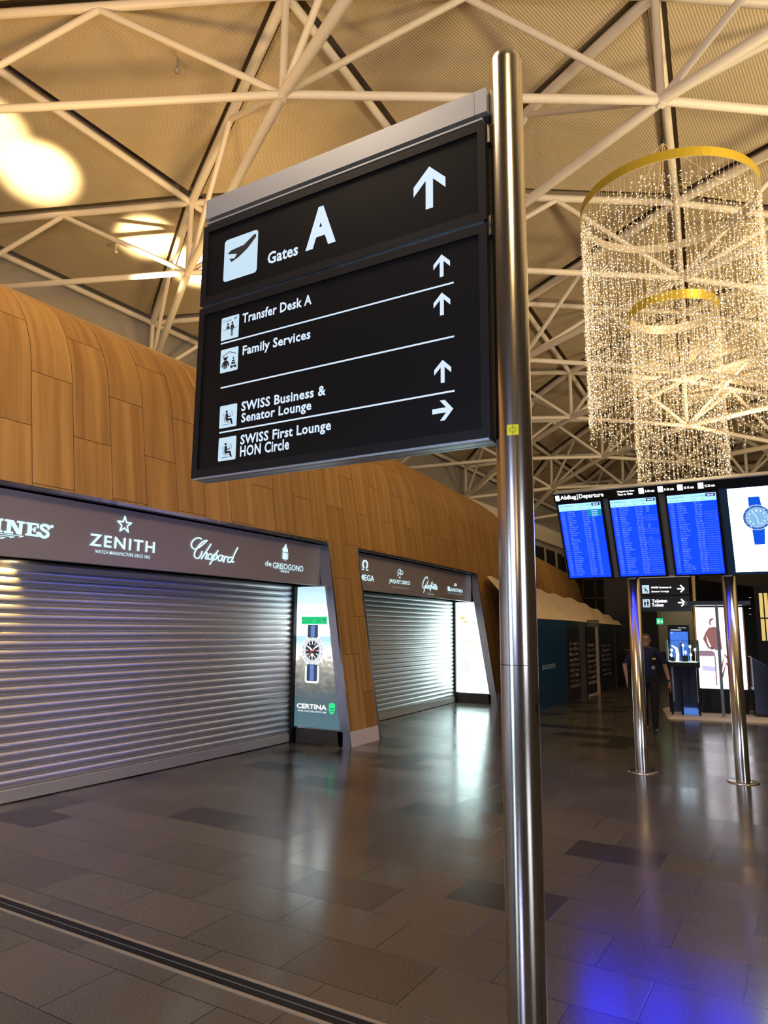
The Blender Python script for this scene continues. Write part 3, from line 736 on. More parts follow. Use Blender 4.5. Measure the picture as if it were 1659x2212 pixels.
adpart('strap', lambda mb: mb.rrect(cw[0]-.10, cw[0]+.10, .935, 1.19, .02, f2), navy)
adpart('strap_stripe', lambda mb: mb.rect(cw[0]-.038, cw[0]+.038, 1.61, 1.79, f3), blue)
adpart('strap_stripe', lambda mb: mb.rect(cw[0]-.038, cw[0]+.038, .945, 1.185, f3), blue)
def d3(mb):
    for k in range(60):
        if k % 5 == 0: continue
        a = 2*PI*k/60; mb.stroke([(cw[0]+.165*math.sin(a), cw[1]+.183*math.cos(a)), (cw[0]+.196*math.sin(a), cw[1]+.217*math.cos(a))], .008, f2, 0, 1)
    mb.ring(cw[0], cw[1], .140, .148, f2, 0, asp=1.11)
adpart('bezel_ticks', d3, emis('ad_bezel_blue', (.10, .20, .26), 1.0))
adpart('dial', lambda mb: mb.disc(cw[0], cw[1], .130, .146, f3), emis('ad_dial_dark', (.02, .025, .05), 1.0))
def d4(mb):
    for k in range(12):
        a = 2*PI*k/12; mb.stroke([(cw[0]+.088*math.sin(a), cw[1]+.10*math.cos(a)), (cw[0]+.118*math.sin(a), cw[1]+.133*math.cos(a))], .016, f4, 0, 1)
    mb.stroke([cw, (cw[0]-.075, cw[1]+.055)], .026, f4, 0, 1); mb.stroke([cw, (cw[0]+.09, cw[1]+.075)], .02, f4, 0, 1)
    mb.disc(cw[0], cw[1]-.07, .03, .025, f4)
adpart('hands', d4, white)
adpart('second_hand', lambda mb: (mb.stroke([(cw[0]+.03, cw[1]+.04), (cw[0]-.075, cw[1]-.09)], .012, lambda x, z, d=0: (x, 9.120, z), 0, 1), mb.stroke([(cw[0]-.11, cw[1]-.005), (cw[0]+.10, cw[1]-.005)], .007, lambda x, z, d=0: (x, 9.120, z), 0, 1)), emis('ad_red', (.8, .10, .04), 1.0))
adpart('maker_name', lambda mb: mb.text('CERTINA', (-7.012, -6.440, .515, .590), f2, 0, .035), white)
adpart('maker_line', lambda mb: mb.text('SWISS WATCHES SINCE 1888', (-6.992, -6.445, .468, .492), f2, 0, .01), white)
adpart('emblem', lambda mb: (mb.poly([(-6.40, .61), (-6.37, .63), (-6.34, .625), (-6.31, .63), (-6.285, .61), (-6.29, .53), (-6.31, .48), (-6.345, .455), (-6.38, .48), (-6.40, .53)], f2)), emis('ad_emblem_green', (.03, .75, .26), 1.1))
adpart('emblem_bars', lambda mb: (mb.rect(-6.385, -6.30, .535, .55, f3), mb.rect(-6.365, -6.325, .50, .512, f3)), emis('ad_emblem_ink', (.0, .22, .08), 1.0))
t, base = ad_box(16.14, (-7.575, -7.065, -6.70), 'glaring white lit watch advert beside the far shutter', emis('overlit_advert_face', (.74, 1.0, .97), 4.5))
fB = lambda x, z, d=0: (x, 16.134-d, z)
mb = MB(); mb.ring(-7.20, 1.30, .12, .19, fB, 0, 20, 250, 30); mb.ring(-7.06, 1.36, .10, .16, fB, 0, -70, 100, 20); mb.rrect(-7.42, -7.20, .92, 1.04, .03, fB); mb.rrect(-7.36, -7.18, .74, .92, .04, fB)
mb.build('bracelet_print', emis('overlit_grey_print', (.80, .84, .78), 1.15), t, base)
mb = MB(); mb.rrect(-7.42, -7.30, 1.98, 2.05, .02, fB); mb.rrect(-7.36, -7.24, 1.90, 1.95, .02, fB); mb.build('crest_print', emis('overlit_gold_print', (1.0, .70, .22), 1.1), t, base)

# ================================================================== DRAIN
t = empty('floor_drain', (-3, 2.95, 0)); tag(t, 'long slot drain with two pale metal edges and a dark slit across the floor', 'drain')
for y0, y1 in ((-.075, -.052), (.052, .075)):
    mb = MB(); mb.box(-9, 12, y0, y1, .0005, .004); mb.build('edge_strip', M['drain_metal'], t)
mb = MB(); mb.box(-9, 12, -.052, .052, .0003, .0016); mb.build('slot', M['black'], t)
mb = MB(); mb.box(-9, 12, -.004, .004, .0016, .003); mb.build('centre_rib', M['grey_metal'], t)

# ================================================================== DIRECTION SIGN ON ITS POST
PX, PY, PR = -1.092, 2.97, .080
def direction_sign():
    post = empty('sign_post', (PX, PY, 0)); tag(post, 'thick brushed steel post carrying the hanging black direction sign', 'sign post')
    R = lambda x, y, z: (x, y, z)
    mb = MB(); mb.lathe([(PR, .0), (PR, 1.60)], 48); mb.build('shaft', M['steel'], post)
    mb = MB(); mb.lathe([(PR, 1.603), (PR, 4.50), (PR*.97, 4.535), (PR*.80, 4.555), (PR*.4, 4.562), (.001, 4.563)], 48); mb.build('shaft', M['steel'], post)
    mb = MB(); mb.lathe([(PR+.11, 0), (PR+.11, .008), (PR+.09, .012), (PR, .012)], 40); mb.build('base_plate', M['steel'], post)
    mb = MB(); mb.lathe([(.012, 4.56), (.012, 4.585), (.006, 4.60), (.001, 4.60)], 12); mb.build('cap_screw', M['black'], post)
    # service hatch: seam and lock
    mb = MB(); a0 = -.55
    for k in range(10):
        a = a0+k*.12; b = a+.12; r = PR+.0006
        mb.add([(r*math.cos(a), r*math.sin(a), 1.452), (r*math.cos(b), r*math.sin(b), 1.452), (r*math.cos(b), r*math.sin(b), 1.456), (r*math.cos(a), r*math.sin(a), 1.456)], [(0, 1, 2, 3)])
    mb.build('hatch_seam', M['ink'], post)
    mb = MB(); mb.rrect(-.007, .007, 1.405, 1.445, .006, lambda x, y, d=0: ((PR+.001)*math.cos(-.18+x/PR), (PR+.001)*math.sin(-.18+x/PR), y)); mb.build('lock', M['ink'], post)
    # black illuminated cassette, two leaves
    s = empty('direction_sign', (0, PY, 0)); tag(s, 'big black double hanging sign reading Gates A and lounges', 'sign')
    # cantilever beam that holds the sign
    mb = MB()
    mb.box(-3.042, -1.237, -.062, .062, 4.245, 4.375); mb.build('beam', M['alu'], s)
    mb = MB(); mb.box(-1.235, -1.171, -.062, .062, 4.245, 4.375); mb.build('beam_bracket', M['alu'], s)
    mb = MB(); mb.box(-3.032, -1.173, -.03, .03, 4.205, 4.245); mb.build('hanger_rail', M['black'], s)
    mb = MB(); mb.box(-3.027, -1.192, -.068, -.050, 4.203, 4.213); mb.build('rail_lip', M['alu'], s)
    for z in (3.66, 4.15):
        mb = MB(); mb.box(-1.194, -1.171, -.03, .03, z-.05, z+.05); mb.build('hinge_bracket', M['steel'], s)
    x0, x1 = -3.045, -1.178
    def leaf(name, z0, z1):
        yf, yb = -.070, .060
        fw, fz = .042, .045
        mb = MB()
        # picture frame moulding with bevelled inner edge
        o = [(x0, z0), (x1, z0), (x1, z1), (x0, z1)]; q = [(x0+fw, z0+fz), (x1-fw, z0+fz), (x1-fw, z1-fz), (x0+fw, z1-fz)]
        vs = [(x, yf, z) for x, z in o]+[(x, yf, z) for x, z in q]+[(x, yf+.014, z) for x, z in q]+[(x, yb, z) for x, z in o]
        fs = []
        for k in range(4):
            n = (k+1) % 4; fs += [(k, n, 4+n, 4+k), (4+k, 4+n, 8+n, 8+k), (k, 12+k, 12+n, n)]
        fs.append((12, 13, 14, 15)); mb.add(vs, fs); mb.build('cassette', M['black'], s)
        mb = MB(); mb.add([(x, yf+.012, z) for x, z in q], [(0, 1, 2, 3)]); mb.build('face', M['black_face'], s)
    leaf('leaf', 3.672, 4.190); leaf('leaf', 2.604, 3.650)
    mb = MB(); mb.box(x0+.01, x1-.02, -.055, .050, 3.650, 3.672); mb.build('joint_rail', M['steel_dark'], s)
    mb = MB()
    for y0, y1 in ((-.062, -.045), (-.035, .018), (.028, .050)): mb.box(x0+.01, x1-.01, y0, y1, 2.594, 2.604)
    mb.build('bottom_rail', M['alu'], s)
    yF = -.059
    f = lambda x, z, d=0: (x, yF-d, z); f2 = lambda x, z, d=0: (x, yF-.002-d, z)
    def part(name, draw, m='letter'):
        mb = MB(); draw(mb); mb.build(name, M[m], s)
    def arrow_up(cx, zt, w, h):
        def d(mb):
            st = w*.115; hh = w*.5
            hd = h*.385; tk = h*.235
            mb.poly([(cx, zt), (cx+hh, zt-hd), (cx+hh, zt-hd-tk), (cx+st, zt-tk-hd*(st/hh)*.9), (cx+st, zt-h), (cx-st, zt-h), (cx-st, zt-tk-hd*(st/hh)*.9), (cx-hh, zt-hd-tk), (cx-hh, zt-hd)], f)
        part('arrow', d)
    def arrow_right(xt, cz, w, h):
        hh = h*.5; st = h*.125; hd = w*.40; tk = w*.24
        part('arrow', lambda mb: mb.poly([(xt, cz), (xt-hd, cz-hh), (xt-hd-tk, cz-hh), (xt-tk-hd*.25, cz-st), (xt-w, cz-st), (xt-w, cz+st), (xt-tk-hd*.25, cz+st), (xt-hd-tk, cz+hh), (xt-hd, cz+hh)], f))
    arrow_up(-1.487, 4.060, .180, .232)
    arrow_up(-1.421, 3.562, .090, .118); arrow_up(-1.421, 3.362, .090, .117); arrow_up(-1.419, 3.018, .090, .114)
    arrow_right(-1.365, 2.768, .110, .100)
    part('gates_lettering', lambda mb: mb.text('Gates', (-2.532, -2.312, 3.808, 3.884), f, 0, .027, spacing=1.04))
    part('gate_letter', lambda mb: mb.text('A', (-2.260, -2.056, 3.815, 4.056), f, 0, .045))
    part('transfer_lettering', lambda mb: mb.text('Transfer Desk A', (-2.706, -2.208, 3.490, 3.550), f, 0, .027, spacing=1.06))
    part('family_lettering', lambda mb: mb.text('Family Services', (-2.694, -2.210, 3.276, 3.350), f, 0, .027, spacing=1.06))
    part('lounge_lettering', lambda mb: mb.text('SWISS Business &', (-2.686, -2.100, 2.957, 3.014), f, 0, .027, spacing=1.06))
    part('senator_lettering', lambda mb: mb.text('Senator Lounge', (-2.683, -2.192, 2.874, 2.946), f, 0, .027, spacing=1.06))
    part('first_lettering', lambda mb: mb.text('SWISS First Lounge', (-2.683, -2.062, 2.745, 2.819), f, 0, .027, spacing=1.06))
    part('circle_lettering', lambda mb: mb.text('HON Circle', (-2.682, -2.334, 2.692, 2.755), f, 0, .027, spacing=1.06))
    for a, b, z in ((-2.868, -1.357, 3.398), (-2.853, -1.357, 3.124), (-2.847, -1.357, 2.854)):
        part('divider', lambda mb: mb.rect(a, b, z-.0045, z+.0045, f))
    # pictograms
    def picto(x0, x1, z0, z1, draw, r):
        mb = MB(); mb.rrect(x0, x1, z0, z1, r, f); o = mb.build('pictogram', M['picto'], s)
        mb = MB(); w = x1-x0; h = z1-z0
        draw(mb, lambda x, y, d=0: (x0+x*w, yF-.002, z0+y*h)); mb.build('symbol', M['picto_ink'], o)
    def plane(mb, g):
        mb.poly([(.88, .90), (.92, .905), (.955, .88), (.94, .82), (.70, .62), (.44, .484), (.24, .425), (.165, .52), (.33, .494), (.39, .58), (.11, .645), (.20, .71), (.59, .74)], g)
    picto(-2.873, -2.611, 3.786, 4.056, plane, .022)
    def transfer(mb, g):
        mb.text('Transfer', (.10, .62, .78, .88), g, 0, .0)
        mb.poly([(.92, .92), (.84, .84), (.72, .80), (.78, .88)], g)
        mb.disc(.40, .66, .055, .055, g); mb.disc(.64, .68, .055, .055, g)
        mb.poly([(.30, .46), (.32, .56), (.40, .60), (.48, .56), (.50, .46)], g)
        mb.poly([(.53, .40), (.55, .58), (.64, .62), (.73, .58), (.76, .40), (.71, .40), (.69, .52), (.69, .12), (.65, .12), (.645, .36), (.63, .36), (.625, .12), (.58, .12), (.58, .52), (.57, .40)], g)
        mb.rect(.10, .52, .435, .455, g); mb.rect(.76, .92, .435, .455, g)
    picto(-2.869, -2.732, 3.414, 3.556, transfer, .008)
    def family(mb, g):
        mb.stroke([(.12, .70), (.52, .84), (.90, .70)], .03, g, 0, 1)
        mb.disc(.30, .57, .10, .075, g); mb.disc(.20, .63, .04, .035, g); mb.disc(.40, .63, .04, .035, g)
        mb.poly([(.08, .24), (.14, .42), (.24, .49), (.38, .49), (.48, .42), (.54, .24), (.46, .24), (.42, .36), (.40, .18), (.33, .12), (.31, .28), (.29, .28), (.27, .12), (.20, .18), (.20, .36), (.16, .24)], g)
        mb.poly([(.60, .12), (.60, .26), (.68, .22), (.84, .22), (.92, .26), (.92, .12), (.84, .12), (.76, .18), (.68, .12)], g)
        mb.rect(.64, .86, .28, .36, g); mb.rect(.68, .82, .38, .46, g); mb.rect(.72, .78, .48, .58, g)
    picto(-2.864, -2.727, 3.214, 3.357, family, .008)
    def lounge(mb, g):
        mb.disc(.42, .70, .065, .055, g)
        mb.poly([(.36, .62), (.50, .62), (.53, .48), (.68, .50), (.68, .455), (.49, .43), (.50, .40), (.72, .38), (.80, .12), (.70, .12), (.63, .30), (.42, .28), (.36, .36)], g)
        mb.stroke([(.26, .62), (.30, .34), (.36, .24), (.58, .24), (.60, .14), (.24, .13)], .025, g, 0, 1)
        mb.stroke([(.66, .46), (.64, .58), (.70, .70), (.76, .62), (.74, .48)], .02, g, 0, 1)
    picto(-2.850, -2.718, 2.878, 3.012, lounge, .008)
    picto(-2.848, -2.714, 2.684, 2.821, lounge, .008)
    # survey target glued to the post
    k = empty('survey_target', (PX, PY, 2.62)); tag(k, 'small yellow square target sticker with crosshair on the steel post', 'sticker')
    th0 = -1.28
    g = lambda x, y, d=0: ((PR+.0012+d)*math.cos(th0+x/PR), (PR+.0012+d)*math.sin(th0+x/PR), y)
    mb = MB()
    for i in range(6): mb.rect(-.026+i*.0087, -.026+(i+1)*.0087, -.024, .024, g)
    mb.build('label', M['yellow'], k)
    mb = MB(); g2 = lambda x, y, d=0: g(x, y, .0006)
    mb.ring(0, 0, .0115, .0132, g2, 0, n=24); mb.rect(-.025, .025, -.0008, .0008, g2); mb.rect(-.0008, .0008, -.024, .024, g2); mb.text('1 2', (-.022, -.019, .006, .021), g2)
    mb.build('crosshair', M['ink'], k)
direction_sign()

# ================================================================== DEPARTURE BOARD
def departure_board():
    tilt = math.radians(25)
    b = empty('departure_board', (-1.36, 9.56, 2.43)); tag(b, 'wide tilted departure board with blue flight lists on two steel posts', 'information board')
    ct, st = math.cos(tilt), math.sin(tilt)
    F = lambda d0: (lambda x, v, d=0: (x+1.36, -v*st-(d0+d)*ct, v*ct-(d0+d)*st))
    def part(name, draw, m, par=b):
        mb = MB(); draw(mb); return mb.build(name, M[m] if isinstance(m, str) else m, par)
    def slab(mb, x0, x1, v0, v1, d0, d1):
        f = F(0); mb.add([f(x0, v0, d0), f(x1, v0, d0), f(x1, v1, d0), f(x0, v1, d0), f(x0, v0, d1), f(x1, v0, d1), f(x1, v1, d1), f(x0, v1, d1)], [(3, 2, 1, 0), (4, 5, 6, 7), (0, 1, 5, 4), (1, 2, 6, 5), (2, 3, 7, 6), (3, 0, 4, 7)])
    xl, xr = -2.80, -.09
    part('housing', lambda mb: slab(mb, xl, xr, -.005, 1.20, -.10, -.02), 'grey_metal')
    part('top_rail', lambda mb: slab(mb, xl, xr, 1.20, 1.215, -.10, .035), 'alu')
    part('header_strip', lambda mb: slab(mb, xl, xr, 1.085, 1.20, -.02, .02), 'black')
    scr = [(-2.758, -2.212), (-2.092, -1.540), (-1.408, -.860)]
    t1 = ['0600 Hurghada|WK 106|B37', '0620 Berlin TXL|EZY 5602|A52', '0625 Berlin TXL|LX 962|A57', '0635 Madrid|UX 1684|D74', '0640 Paris CDG|AF 1715|B37', "0645 L'Aventure|WK 4034|B83", '0645 Malta|KM 481|D33', '0650 London LCY|LX 456|D76', '0650 Barcelona|LX 1948|A62', '0655 Madrid|LX 2026|A82', '0655 Amsterdam|KL 1952|B38', '0700 Frankfurt|LH 1181|A83', '0700 Nis|LX 1452|D63', '0700 Manchester|LX 390|D47', '0705 London LHR|LX 316|D34', '0705 Madrid|LX 2034|A63', '0710 Toronto|WK 374|A65', '0710 Stuttgart|LX 1166|A69', '0710 Warsaw|LX 1342|A63', '0710 Copenhagen|LX 1268|A62', '0715 Wien|OS 0568|A75', '0715 Barcelona|LX 1952|A83', '0715 London LHR|LX 318|B32', '0715 Birmingham|LX 436|D32', '0715 Roma FCO|LX 1726|A73', '0720 Bordeaux|LX 614|B33', '0725 Bremen|LX 828|A72', '0725 Hamburg|LX 1056|A73', '0730 Muenchen|LH 2375|A84', '0730 Amsterdam|LX 724|A82', '0735 Dresden|LX 918|A67']
    c2 = ['Berlin TXL', 'Duesseldorf', 'Budapest', 'Hannover', 'Madrid', 'Prague', 'Catania', 'Paris CDG', 'Istanbul', 'London LCY', 'Milano MXP', 'Brussels', 'Helsinki', 'Wien', 'Larnaca', 'Firenze', 'Marrakech', 'Frankfurt', 'Hamburg', 'Thessaloniki', 'Lisboa', 'Sofia', 'Austin', 'Duesseldorf', 'London LCY', 'Berlin TXL', 'Hamburg', 'Nuernberg', 'Nice', 'Luxembourg', 'Duesseldorf']
    c3 = ['Wien', 'Hamburg', 'Paderborn', 'Berlin TXL', 'Amsterdam', 'Dublin', 'Lugano', 'Antalya', 'Toronto', 'Duesseldorf', 'Muenchen', 'St.Petersb.', 'London LTN', 'Geneva', 'Paris CDG', 'Stuttgart', 'Malaga', 'San Jose', 'Athens', 'Seville', 'Edinburgh', 'Mumbai', 'Tel Aviv', 'Frankfurt', 'New York', 'Miami', 'Wien', 'Barcelona', 'London LCY', 'London LGW', 'Oporto']
    rnd = random.Random(3)
    def rows(k):
        out = []
        for i in range(31):
            if k == 0:
                a, fl, g = t1[i].split('|'); tm, de = a.split(' ', 1)
            else:
                tm = '%02d%02d' % ((7 if k == 1 else 9)+(i*3+30)//60 % 24, ((i*3+30)//5*5) % 60); de = (c2 if k == 1 else c3)[i]
                fl = rnd.choice(['LX', 'EW', 'WK', 'AB', 'KL', 'BA'])+' %d' % rnd.randint(200, 2999); g = 'A%d' % rnd.randint(50, 88) if (k == 1 and (i < 3 or i in (8, 9, 14))) else ''
            out.append((tm, de, fl, g))
        return out
    rowh = .905/31
    for k, (x0, x1) in enumerate(scr):
        o = part('bezel', lambda mb: slab(mb, x0-.022, x1+.030, -.002, 1.075, -.02, .012), 'black')
        w = x1-x0
        fs = F(.013); ft = F(.0145); fu = F(.016)
        part('screen', lambda mb: mb.rect(x0, x1, .020, 1.050, fs), 'screen_blue', b)
        part('screen_header', lambda mb: mb.rect(x0, x1, .955, 1.050, ft), 'screen_head', b)
        part('clock', lambda mb: mb.rrect(x1-.115, x1-.010, 1.005, 1.043, .004, fu), 'screen_navy', b)
        R_ = rows(k)
        def rowv(i): v1 = .945-i*rowh; return v1-rowh*.56, v1
        for ci, cx in enumerate((.035, .19, .54, .76)):
            def d(mb):
                for i, rr in enumerate(R_):
                    if rr[ci]: mb.text(rr[ci], (x0+cx*w, 0, *rowv(i)), ft, 0, .008, res=1, keep=True)
            part(('time_lettering', 'destination_lettering', 'flight_lettering', 'gate_lettering')[ci], d, 'screen_text', b)
        if k > 0:
            def d(mb):
                for i in range(4, 31):
                    if k == 1 and i in (7, 8, 9, 13, 14): continue
                    v0, v1 = rowv(i); mb.text('Gate Anzeige um %02d%02d' % (rnd.randint(6, 9), rnd.randint(1, 5)*10), (x0+.72*w, x0+.985*w, v0+.002, v1-.003), ft, 0, .0, res=1)
            part('notice_lettering', d, 'screen_text', b)
        def h(mb):
            mb.text('FLUGHAFENZÜRICH', (x0+.03*w, x0+.36*w, 1.010, 1.030), fu, 0, 0, res=1); mb.text('30.12.2018', (x0+.48*w, x0+.62*w, 1.012, 1.026), fu, 0, 0, res=1)
            mb.text('Lokalzeit', (x0+.66*w, x0+.78*w, 1.010, 1.030), fu, 0, 0, res=1)
            mb.text('Zeit   Time   nach', (x0+.06*w, x0+.36*w, .972, .985), fu, 0, 0, res=1); mb.text('Flug', (x0+.5*w, x0+.58*w, .972, .988), fu, 0, 0, res=1); mb.text('Gate', (x0+.7*w, x0+.77*w, .972, .988), fu, 0, 0, res=1)
        part('header_lettering', h, mat('header_text_blue', (.05, .25, .42), .5), b)
        part('clock_lettering', lambda mb: mb.text('05:55', (x1-.098, x1-.028, 1.013, 1.035), F(.0175), 0, .01, res=1), 'letter_bright', b)
        if k == 0:
            for i in range(3):
                v1 = .948-i*rowh
                part('status_field', lambda mb: mb.rect(x1-.175, x1-.004, v1-rowh*.92, v1, ft), 'screen_green', b)
                part('status_lettering', lambda mb: mb.text('Einsteigen', (x1-.125, x1-.050, v1-rowh*.70, v1-rowh*.22), fu, 0, .01, res=1), 'letter_bright', b)
    # header writing
    fh = F(.022); fi = F(.0235)
    part('header_icon', lambda mb: mb.rrect(-2.778, -2.725, 1.105, 1.178, .006, fh), 'letter_bright')
    part('title_lettering', lambda mb: (mb.text('Abflug', (-2.715, -2.505, 1.100, 1.172), fh, 0, .02), mb.rect(-2.492, -2.484, 1.098, 1.178, fh), mb.text('Departure', (-2.468, -2.155, 1.098, 1.172), fh, 0, .02)), 'letter_bright')
    part('note_lettering', lambda mb: (mb.text('Wegzeit zu Gate', (-1.985, -1.775, 1.142, 1.170), fh, 0, .02), mb.text('Time to Gate', (-1.985, -1.80, 1.108, 1.136), fh, 0, .02)), 'letter_bright')
    for x, s in ((-1.725, '5-10 min'), (-1.500, '5-10 min'), (-1.275, '10-15 min'), (-1.045, '15-20 min')):
        part('header_icon', lambda mb: mb.rrect(x, x+.062, 1.108, 1.182, .006, fh), 'letter_bright')
        part('note_lettering', lambda mb: mb.text(s, (x+.075, x+.185, 1.120, 1.152), fh, 0, .02), 'letter_bright')
    # the lit watch picture at the end of the board
    a0, a1 = -.738, -.17
    part('bezel', lambda mb: slab(mb, a0-.075, a1+.05, -.002, 1.085, -.02, .012), mat('advert_bezel_blue', (.012, .05, .12), .35))
    part('lit_picture', lambda mb: mb.rect(a0, a1, .030, 1.072, F(.013)), emis('lit_picture_white', (.80, .95, 1.0), 6.0))
    cx, cv = 0.0, 0.0
    KW = .645
    def FW(d0):
        f0 = F(d0)
        return lambda x, v, d=0: f0(-.455+x*KW, .703+v*KW, d)
    f1, f2, f3, f4 = FW(.0145), FW(.016), FW(.0175), FW(.019)
    sb = emis('picture_strap_blue', (.0, .09, .80), 1.0); rb = emis('picture_bezel_blue', (.02, .11, .50), 1.0); db = emis('picture_dial_blue', (.25, .52, .85), 1.0); lb = emis('picture_pale_blue', (.70, .90, .98), 1.15)
    part('strap', lambda mb: mb.poly([(cx-.115, .395), (cx+.070, .390), (cx+.095, .20), (cx-.115, .20)], f1), sb)
    part('strap', lambda mb: mb.poly([(cx-.100, -.18), (cx+.110, -.18), (cx+.088, -.52), (cx-.085, -.52)], f1), sb)
    part('watch_case', lambda mb: (mb.disc(cx, cv, .232, .240, f2), mb.rrect(cx-.275, cx-.22, cv+.07, cv+.12, .01, f2)), lb)
    part('bezel_ring', lambda mb: mb.ring(cx, cv, .178, .222, f3, 0, n=48, asp=1.03), rb)
    part('dial', lambda mb: mb.disc(cx, cv, .172, .178, f3), db)
    def mk(mb):
        for k in range(12):
            a = 2*PI*k/12
            if k == 0: mb.rect(cx-.016, cx+.016, cv+.115, cv+.15, f4)
            elif k in (3, 9): mb.rect(cx+.13*math.sin(a)-.02, cx+.13*math.sin(a)+.02, cv-.006, cv+.006, f4)
            elif k != 6: mb.disc(cx+.132*math.sin(a), cv+.136*math.cos(a), .015, .016, f4, 0, 12)
        for k in range(60):
            a = 2*PI*k/60; mb.stroke([(cx+.185*math.sin(a), cv+.19*math.cos(a)), (cx+(.192 if k % 5 else .214)*math.sin(a), cv+(.197 if k % 5 else .22)*math.cos(a))], .005, f4, 0, 1)
        mb.stroke([(cx, cv), (cx-.06, cv+.10)], .012, f4, 0, 1); mb.stroke([(cx, cv), (cx+.02, cv-.13)], .012, f4, 0, 1)
        for a0_, s_ in ((40, '20'), (128, '40'), (215, '30')): mb.text(s_, (cx+.2*math.sin(math.radians(a0_))-.018, cx+.2*math.sin(math.radians(a0_))+.018, cv+.2*math.cos(math.radians(a0_))-.014, cv+.2*math.cos(math.radians(a0_))+.014), f4, 0, .02, res=1)
    part('dial_marks', mk, lb)
    part('maker_name', lambda mb: (mb.text('OMEGA', (-.545, -.365, .100, .130), F(.0145), 0, 0), mb.ring(-.455, .170, .016, .020, F(.0145), 0, -60, 240)), emis('picture_grey_letter', (.62, .64, .80), 1.0))
    # steel posts, one each side of the middle
    for x in (-1.962, -.834):
        p = empty('board_post', (x, 9.66, 0))
        tag(p, 'steel post under the middle blue flight list, person passing behind' if x < -1.5 else 'steel post of the departure board, right one in front of the lit fashion picture', 'post')
        mb = MB(); mb.lathe([(.080, 0.006), (.080, 2.415), (.001, 2.415)], 32); mb.build('shaft', M['steel'], p)
        mb = MB(); mb.lathe([(.080, .010), (.165, .010), (.175, .006), (.175, 0)], 40); mb.build('base_plate', M['steel'], p)
        mb = MB(); mb.box(-.05, .05, -.09, -.03, 2.405, 2.424); mb.build('bracket', M['grey_metal'], p)
departure_board()

# ================================================================== LIGHT CURTAIN (hanging LED cylinders)
def light_curtain(cx, cy, rings):
    node = L(1, 0)
    t = empty('light_curtain', (cx, cy, 3.6)); tag(t, 'tall round hanging curtain of warm fairy lights under two gold rings', 'chandelier')
    base = Vector((cx, cy, 3.6))
    # hanger
    mb = MB(); mb.tube([(0, 0, node.z-3.6-.12), (0, 0, node.z-3.6-.55)], .012, 6); mb.build('hanger_chain', M['ink'], t)
    mb = MB(); mb.lathe([(.001, node.z-3.6-.72), (.035, node.z-3.6-.70), (.02, node.z-3.6-.56), (.001, node.z-3.6-.54)], 10); mb.build('hanger_hook', M['ink'], t)
    rnd = random.Random(11)
    octv = [(1, 0, 0), (-1, 0, 0), (0, 1, 0), (0, -1, 0), (0, 0, 1), (0, 0, -1)]
    octf = [(0, 2, 4), (2, 1, 4), (1, 3, 4), (3, 0, 4), (2, 0, 5), (1, 2, 5), (3, 1, 5), (0, 3, 5)]
    for (R, zt, zb, ns, step, lip) in rings:
        z0 = zt-3.6
        for k in range(3):
            a = 2*PI*k/3+.4
            mb = MB(); mb.tube([(0, 0, node.z-3.6-.72), (R*math.cos(a), R*math.sin(a), z0+.02)], .004, 5); mb.build('suspension_wire', M['wire'], t)
        mb = MB(); n = 72; vs = []; fs = []
        for (r, z) in ((R-.006, z0), (R-.006, z0+.14), (R+.006, z0+.14), (R+.006, z0)):
            for a in range(n): vs.append((r*math.cos(2*PI*a/n), r*math.sin(2*PI*a/n), z))
        mb.smooth = False
        for i in range(4):
            fs = [(i*n+a, i*n+(a+1) % n, ((i+1) % 4)*n+(a+1) % n, ((i+1) % 4)*n+a) for a in range(n)]
            mb.mi = 0 if i == 2 else 1
            if i == 0: mb.add(vs, fs)
            else:
                for fq in fs: mb.f.append(list(fq)); mb.m.append(mb.mi); mb.sm.append(False)
        mb.build('gold_ring', [M['ring_gold'], M['ring_back']], t)
        wires = MB(); leds = MB()
        for s in range(ns):
            a = 2*PI*(s+rnd.uniform(-.3, .3))/ns; r = R-.01
            zend = zb-3.6+rnd.uniform(-.18, .18); p = []
            z = z0; ph = rnd.uniform(0, 6)
            while z > zend:
                w = .010*math.sin(z*9+ph)
                p.append(((r+w)*math.cos(a+w), (r+w)*math.sin(a+w), z)); z -= .35
            p.append((r*math.cos(a), r*math.sin(a), zend))
            wires.tube(p, .0026, 3, False)
            z = z0-rnd.uniform(.12, .35)
            while z > zend:
                q = .010; da = rnd.uniform(-.018, .018)/R; rr = r+rnd.uniform(-.02, .02)
                c = (rr*math.cos(a+da), rr*math.sin(a+da), z); q = rnd.choice((.005, .006, .0075, .0095))
                leds.add([(c[0]+q*x, c[1]+q*y, c[2]+q*zz) for x, y, zz in octv], octf)
                # a few short glinting foil twigs by each point
                for _ in range(2):
                    e = Vector((rnd.uniform(-1, 1), rnd.uniform(-1, 1), rnd.uniform(-1.2, .6))).normalized()*rnd.uniform(.015, .04)
                    h = Vector((c[0], c[1], c[2]+rnd.uniform(-.05, .05))); wires.tube([h, h+e], rnd.choice((.003, .0045)), 3, False)
                z -= step*rnd.uniform(.6, 1.4)
        o = wires.build('light_wires', M['wire'], t); o['kind'] = 'stuff'
        o = leds.build('light_points', M['led'], t); o['kind'] = 'stuff'
light_curtain(-1.42, 10.76, [(1.27, 8.10, 4.70, 118, .066, 1), (.62, 6.36, 3.75, 62, .075, 1)])
for z in (7.2, 5.6): lamp('light_curtain_glow', 'POINT', (-1.42, 10.76, z), 22, (1.0, .74, .42), None, .5)

